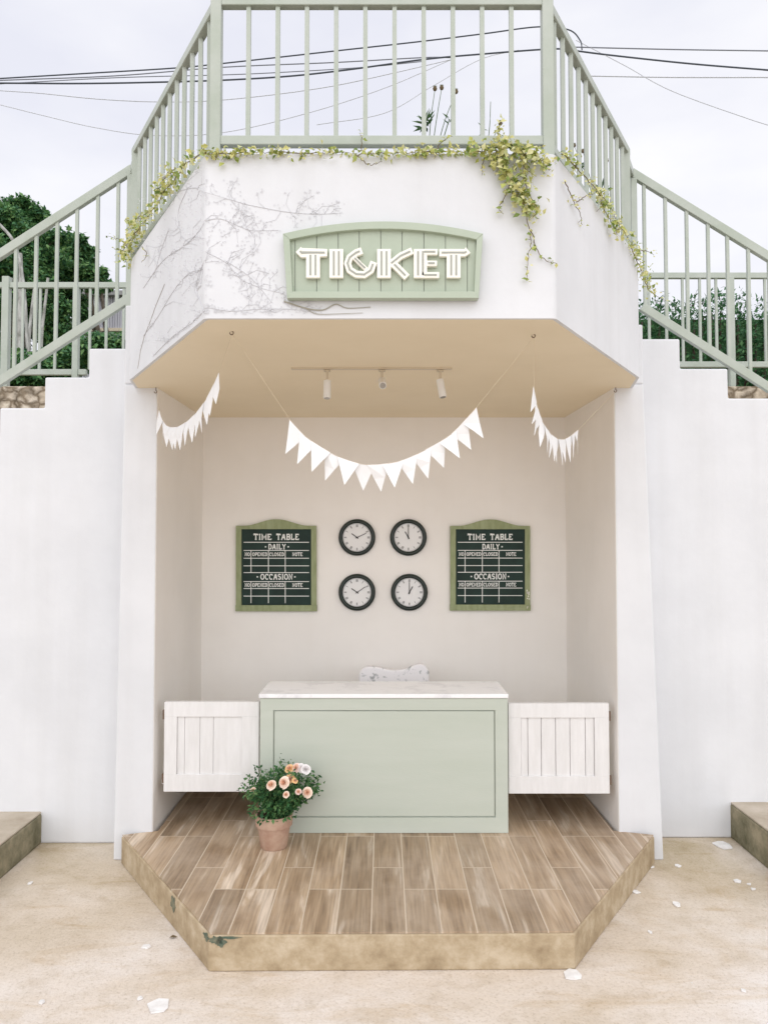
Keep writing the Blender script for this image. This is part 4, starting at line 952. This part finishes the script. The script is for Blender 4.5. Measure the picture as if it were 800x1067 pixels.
# hedge right
random.seed(65); hd = thing('hedge', (4.6, 8.6, 2.72), 'dark green clipped hedge with a ragged top beyond the right staircase', 'hedge'); ml, mt = MB(), MB()
X = 2.4
while X < 7.4:
    top = P(400, 322, 8.6).z + .10 * math.sin(X * 2.1) + .05 * math.sin(X * 7)
    mt.tube([(X, 8.7, 2.72), (X + .05, 8.7, top - .15)], .03, 5, .01)
    for k in range(520):
        z = 2.72 + (top - 2.72) * random.random() ** .7; s_ = random.uniform(.03, .075); p = Vector((X + random.uniform(-.1, .1), 8.55 + random.uniform(-.28, .45), z))
        ml.leaf(p, (random.gauss(0, .7), random.gauss(-.4, .7), random.gauss(.5, .6)), (random.gauss(0, .5), -.5, .7), s_, s_ * .5)
    for k in range(random.randrange(0, 3)):
        hh = random.uniform(.05, .24); b0 = Vector((X, 8.6, top - .05)); e = b0 + Vector((random.uniform(-.05, .05), 0, hh)); mt.tube([b0, e], .006, 4, .003)
        for j in range(8): p = b0.lerp(e, random.random()); ml.leaf(p, (random.gauss(0, 1), random.gauss(0, 1), random.gauss(.4, .5)), (0, -.3, 1), .07, .03)
    X += .1
mt.build('stem', M['bark'], hd); ml.nofix = 1; ml.build('leaves', M['hedge'], hd)
mbk = MB(); mbk.box((2.45, 8.72, 2.72), (7.3, 8.95, P(400, 335, 8.8).z)); mbk.build('inner_growth', M['hedge'], hd)

# shed
a = P(84, 345, 15.5); b_ = P(152, 309, 15.5)
sd_ = thing('shed', (a.x + .7, 15.8, 2.72), 'pale grey clad shed between the left tree and the balcony', 'shed')
mb = MB(); n = 26
for k in range(n): # ribbed cladding
    x0 = a.x + (b_.x - a.x) * k / n; x1 = a.x + (b_.x - a.x) * (k + .62) / n
    mb.box((x0, 15.5, a.z - .0), (x1, 15.53, b_.z))
mb.box((a.x, 15.52, 2.72), (b_.x, 17.5, b_.z - .02)); mb.build('wall', M['shed'], sd_)
mb = MB(); mb.box((a.x - .08, 15.35, b_.z - .01), (b_.x + .08, 17.6, b_.z + .08)); mb.build('roof', M['shedroof'], sd_)
for z in (a.z + .02, a.z - .25): mb = MB(); mb.box((a.x, 15.44, z - .03), (b_.x, 15.49, z + .03)); mb.build('band', M['track'], sd_)
# pole and curved stay
pp = P(22, 340, 10.5); mb = MB(); mb.tube([(pp.x, 10.5, 2.72), (pp.x, 10.5, P(22, 300, 10.5).z), (pp.x - .03, 10.5, P(20, 264, 10.5).z)], .055, 10, .03)
o = mb.build('pole', M['pole'], base=(pp.x, 10.5, 2.72)); tag(o, 'pale tapering pole in front of the broad tree, behind the left railings', 'pole')
mb = MB(); mb.tube(catmull([P(x, y, 9.5) for x, y in [(-30, 215), (-8, 228), (4, 238), (16, 255)]] + [P(24, 290, 9.5), P(28, 340, 9.5), P(30, 392, 9.5)], 6), .02, 6)
o = mb.build('bent_pipe', M['pole'], base=P(10, 300, 9.5)); tag(o, 'thin pale curved pipe rising before the tree at the left edge', 'pipe')
for x, lab in ((8, 'thin pale tree trunk at the far left behind the level railing'), (33, 'thin pale tree trunk right of the pale pole'), (46, 'thinnest pale tree trunk under the crown of the broad tree')):
    q = P(x, 340, 11.2); mb = MB(); mb.tube(catmull([(q.x, 11.2, 2.72), (q.x + .04, 11.2, 3.6), (q.x - .03, 11.2, 4.6), (q.x + .05, 11.2, 5.6)], 4), .05 - .0006 * x, 8, .02)
    o = mb.build('bare_tree', M['pole'], base=(q.x, 11.2, 2.72)); tag(o, lab, 'tree', 'thin pale trunks')

# ------------------------------------------------------------------ power lines
def wire(pix, r_, mk, lab, Y=16):
    mb = MB(); pts = [P(x, y, Y) for x, y in pix]; q0, q1 = pts[:2], pts[-2:]
    if pix[0][0] < 0: pts = [q0[0] + (q0[0] - q0[1]).normalized() * 8] + pts
    if pix[-1][0] > 800: pts = pts + [q1[1] + (q1[1] - q1[0]).normalized() * 8]
    mb.tube(catmull(pts, 8), r_, 6); o = mb.build('power_line', M[mk], base=pts[1]); tag(o, lab, 'cable', 'overhead cables')
wire([(-20, 83), (90, 76.5), (181, 71), (233, 66), (350, 53), (440, 43), (505, 35), (560, 28), (592, 31), (604, 42), (606, 52)], .014, 'wire_d', 'upper of the two thick dark cables behind the front balusters')
wire([(-20, 86.5), (85, 87), (170, 85.5), (233, 83.5), (300, 79.5), (360, 73), (441, 62), (500, 56.5), (575, 51), (602, 53)], .017, 'wire_d', 'thickest dark cable, the lower one behind the front balusters')
wire([(600, 53), (640, 58), (720, 66.5), (800, 73), (830, 75)], .017, 'wire_d', 'thick dark cable descending towards the right edge of the sky')
wire([(596, 49), (700, 51.5), (800, 53), (830, 53.5)], .013, 'wire_g', 'thin grey cable above the thick one on the right')
wire([(610, 79), (700, 80.5), (800, 80.5), (830, 80)], .013, 'wire_l', 'pale cable below the thick one on the right')
wire([(600, 42), (650, 68), (700, 95), (780, 124), (830, 140)], .008, 'wire_l', 'hair thin pale cable crossing down to the right')
wire([(-20, 84.5), (120, 79), (233, 70), (350, 65), (440, 60), (470, 60)], .012, 'wire_g', 'thin grey cable between the two dark ones behind the front balusters', 16.3)
wire([(-20, 88.5), (120, 81), (233, 78), (300, 75), (380, 70), (440, 64)], .010, 'wire_g', 'thinner grey cable just above the lowest dark cable', 16.6)
wire([(-20, 93), (40, 97), (100, 103), (160, 106), (220, 105), (290, 98), (350, 89), (410, 76), (470, 62)], .010, 'wire_l', 'pale cable sagging below the dark ones on the left', 17)
wire([(-20, 104), (40, 119), (100, 133), (160, 141), (233, 138), (320, 118), (400, 92), (470, 62)], .009, 'wire_l', 'lowest and faintest pale cable sagging across the left sky', 17.5)
wire([(330, 130), (400, 118), (450, 90), (500, 62), (540, 52)], .009, 'wire_l', 'pale cable rising steeply behind the middle balusters', 18)
wire([(520, 55), (540, 62), (560, 74)], .010, 'wire_g', 'short grey stay dropping left of the right front post', 15.5) if False else None
wire([(584, 78), (590, 72), (598, 64), (601, 56)], .012, 'wire_d', 'short dark cable hooking up behind the right side balusters', 15.6) if False else None
random.seed(5)

# ------------------------------------------------------------------ paint chips on the ground
CH = [(165, 1050, 13, 'big white paint flake lying in front of the left end of the platform'), (153, 987, 5, 'small white paint flake beside the left front corner of the platform'), (146, 1041, 3.2, 'small pale flake left of the big white flake'),
      (597, 1017, 10, 'white smear of plaster at the right front corner of the platform'), (662, 930, 4.5, 'white flake beside the right slanting edge of the platform'), (704, 943, 5, 'white flake on the concrete right of the platform, farther out'),
      (678, 904, 3, 'tiny white flake near the foot of the right pillar'), (706, 903, 3.4, 'tiny white flake between the right pillar and the right step'), (752, 881, 10, 'long white plaster spill at the foot of the right step'),
      (768, 919, 4, 'white flake lower along the foot of the right step'), (784, 927, 3, 'white flake nearest the right edge along the right step'), (677, 972, 2.6, 'tiny white flake out on the open concrete to the right'),
      (774, 1033, 3, 'pale flake in the lower right of the concrete'), (780, 922, 2.2, 'speck of plaster beside the right step'), (32, 921, 3, 'small pale flake near the foot of the left step'), (44, 1045, 4, 'pale flake in the lower left of the concrete')]
for x, y, r_, lab in CH:
    c = Pz(x, y, .0); k_ = c.y / 800; n = random.randrange(5, 8); pts = []
    for i in range(n):
        a = 2 * math.pi * i / n + random.uniform(-.25, .25); q = r_ * k_ * random.uniform(.65, 1.1); pts.append((c.x + q * math.cos(a), c.y + q * 1.15 * math.sin(a)))
    mb = MB(); ez = [random.uniform(.001, .006) for _ in pts]
    vs = [(p[0], p[1], .0015) for p in pts] + [(p[0], p[1], .003 + e) for p, e in zip(pts, ez)]
    mb.add(vs, [tuple(range(n))[::-1], tuple(range(n, 2 * n))] + [(i, (i + 1) % n, (i + 1) % n + n, i + n) for i in range(n)])
    tag(mb.build('paint_flake', M['chip'], base=(c.x, c.y, 0)), lab, 'paint flake', 'paint flakes on the concrete')
c = Pz(180, 978, 0); mb = MB(); mb.leaf(c + Vector((-.015, 0, .004)), (1, .2, .15), (0, 0, 1), .035, .022); tag(mb.build('dead_leaf', M['stem'], base=c), 'small brown dead leaf on the concrete by the left slanting edge of the platform', 'leaf')
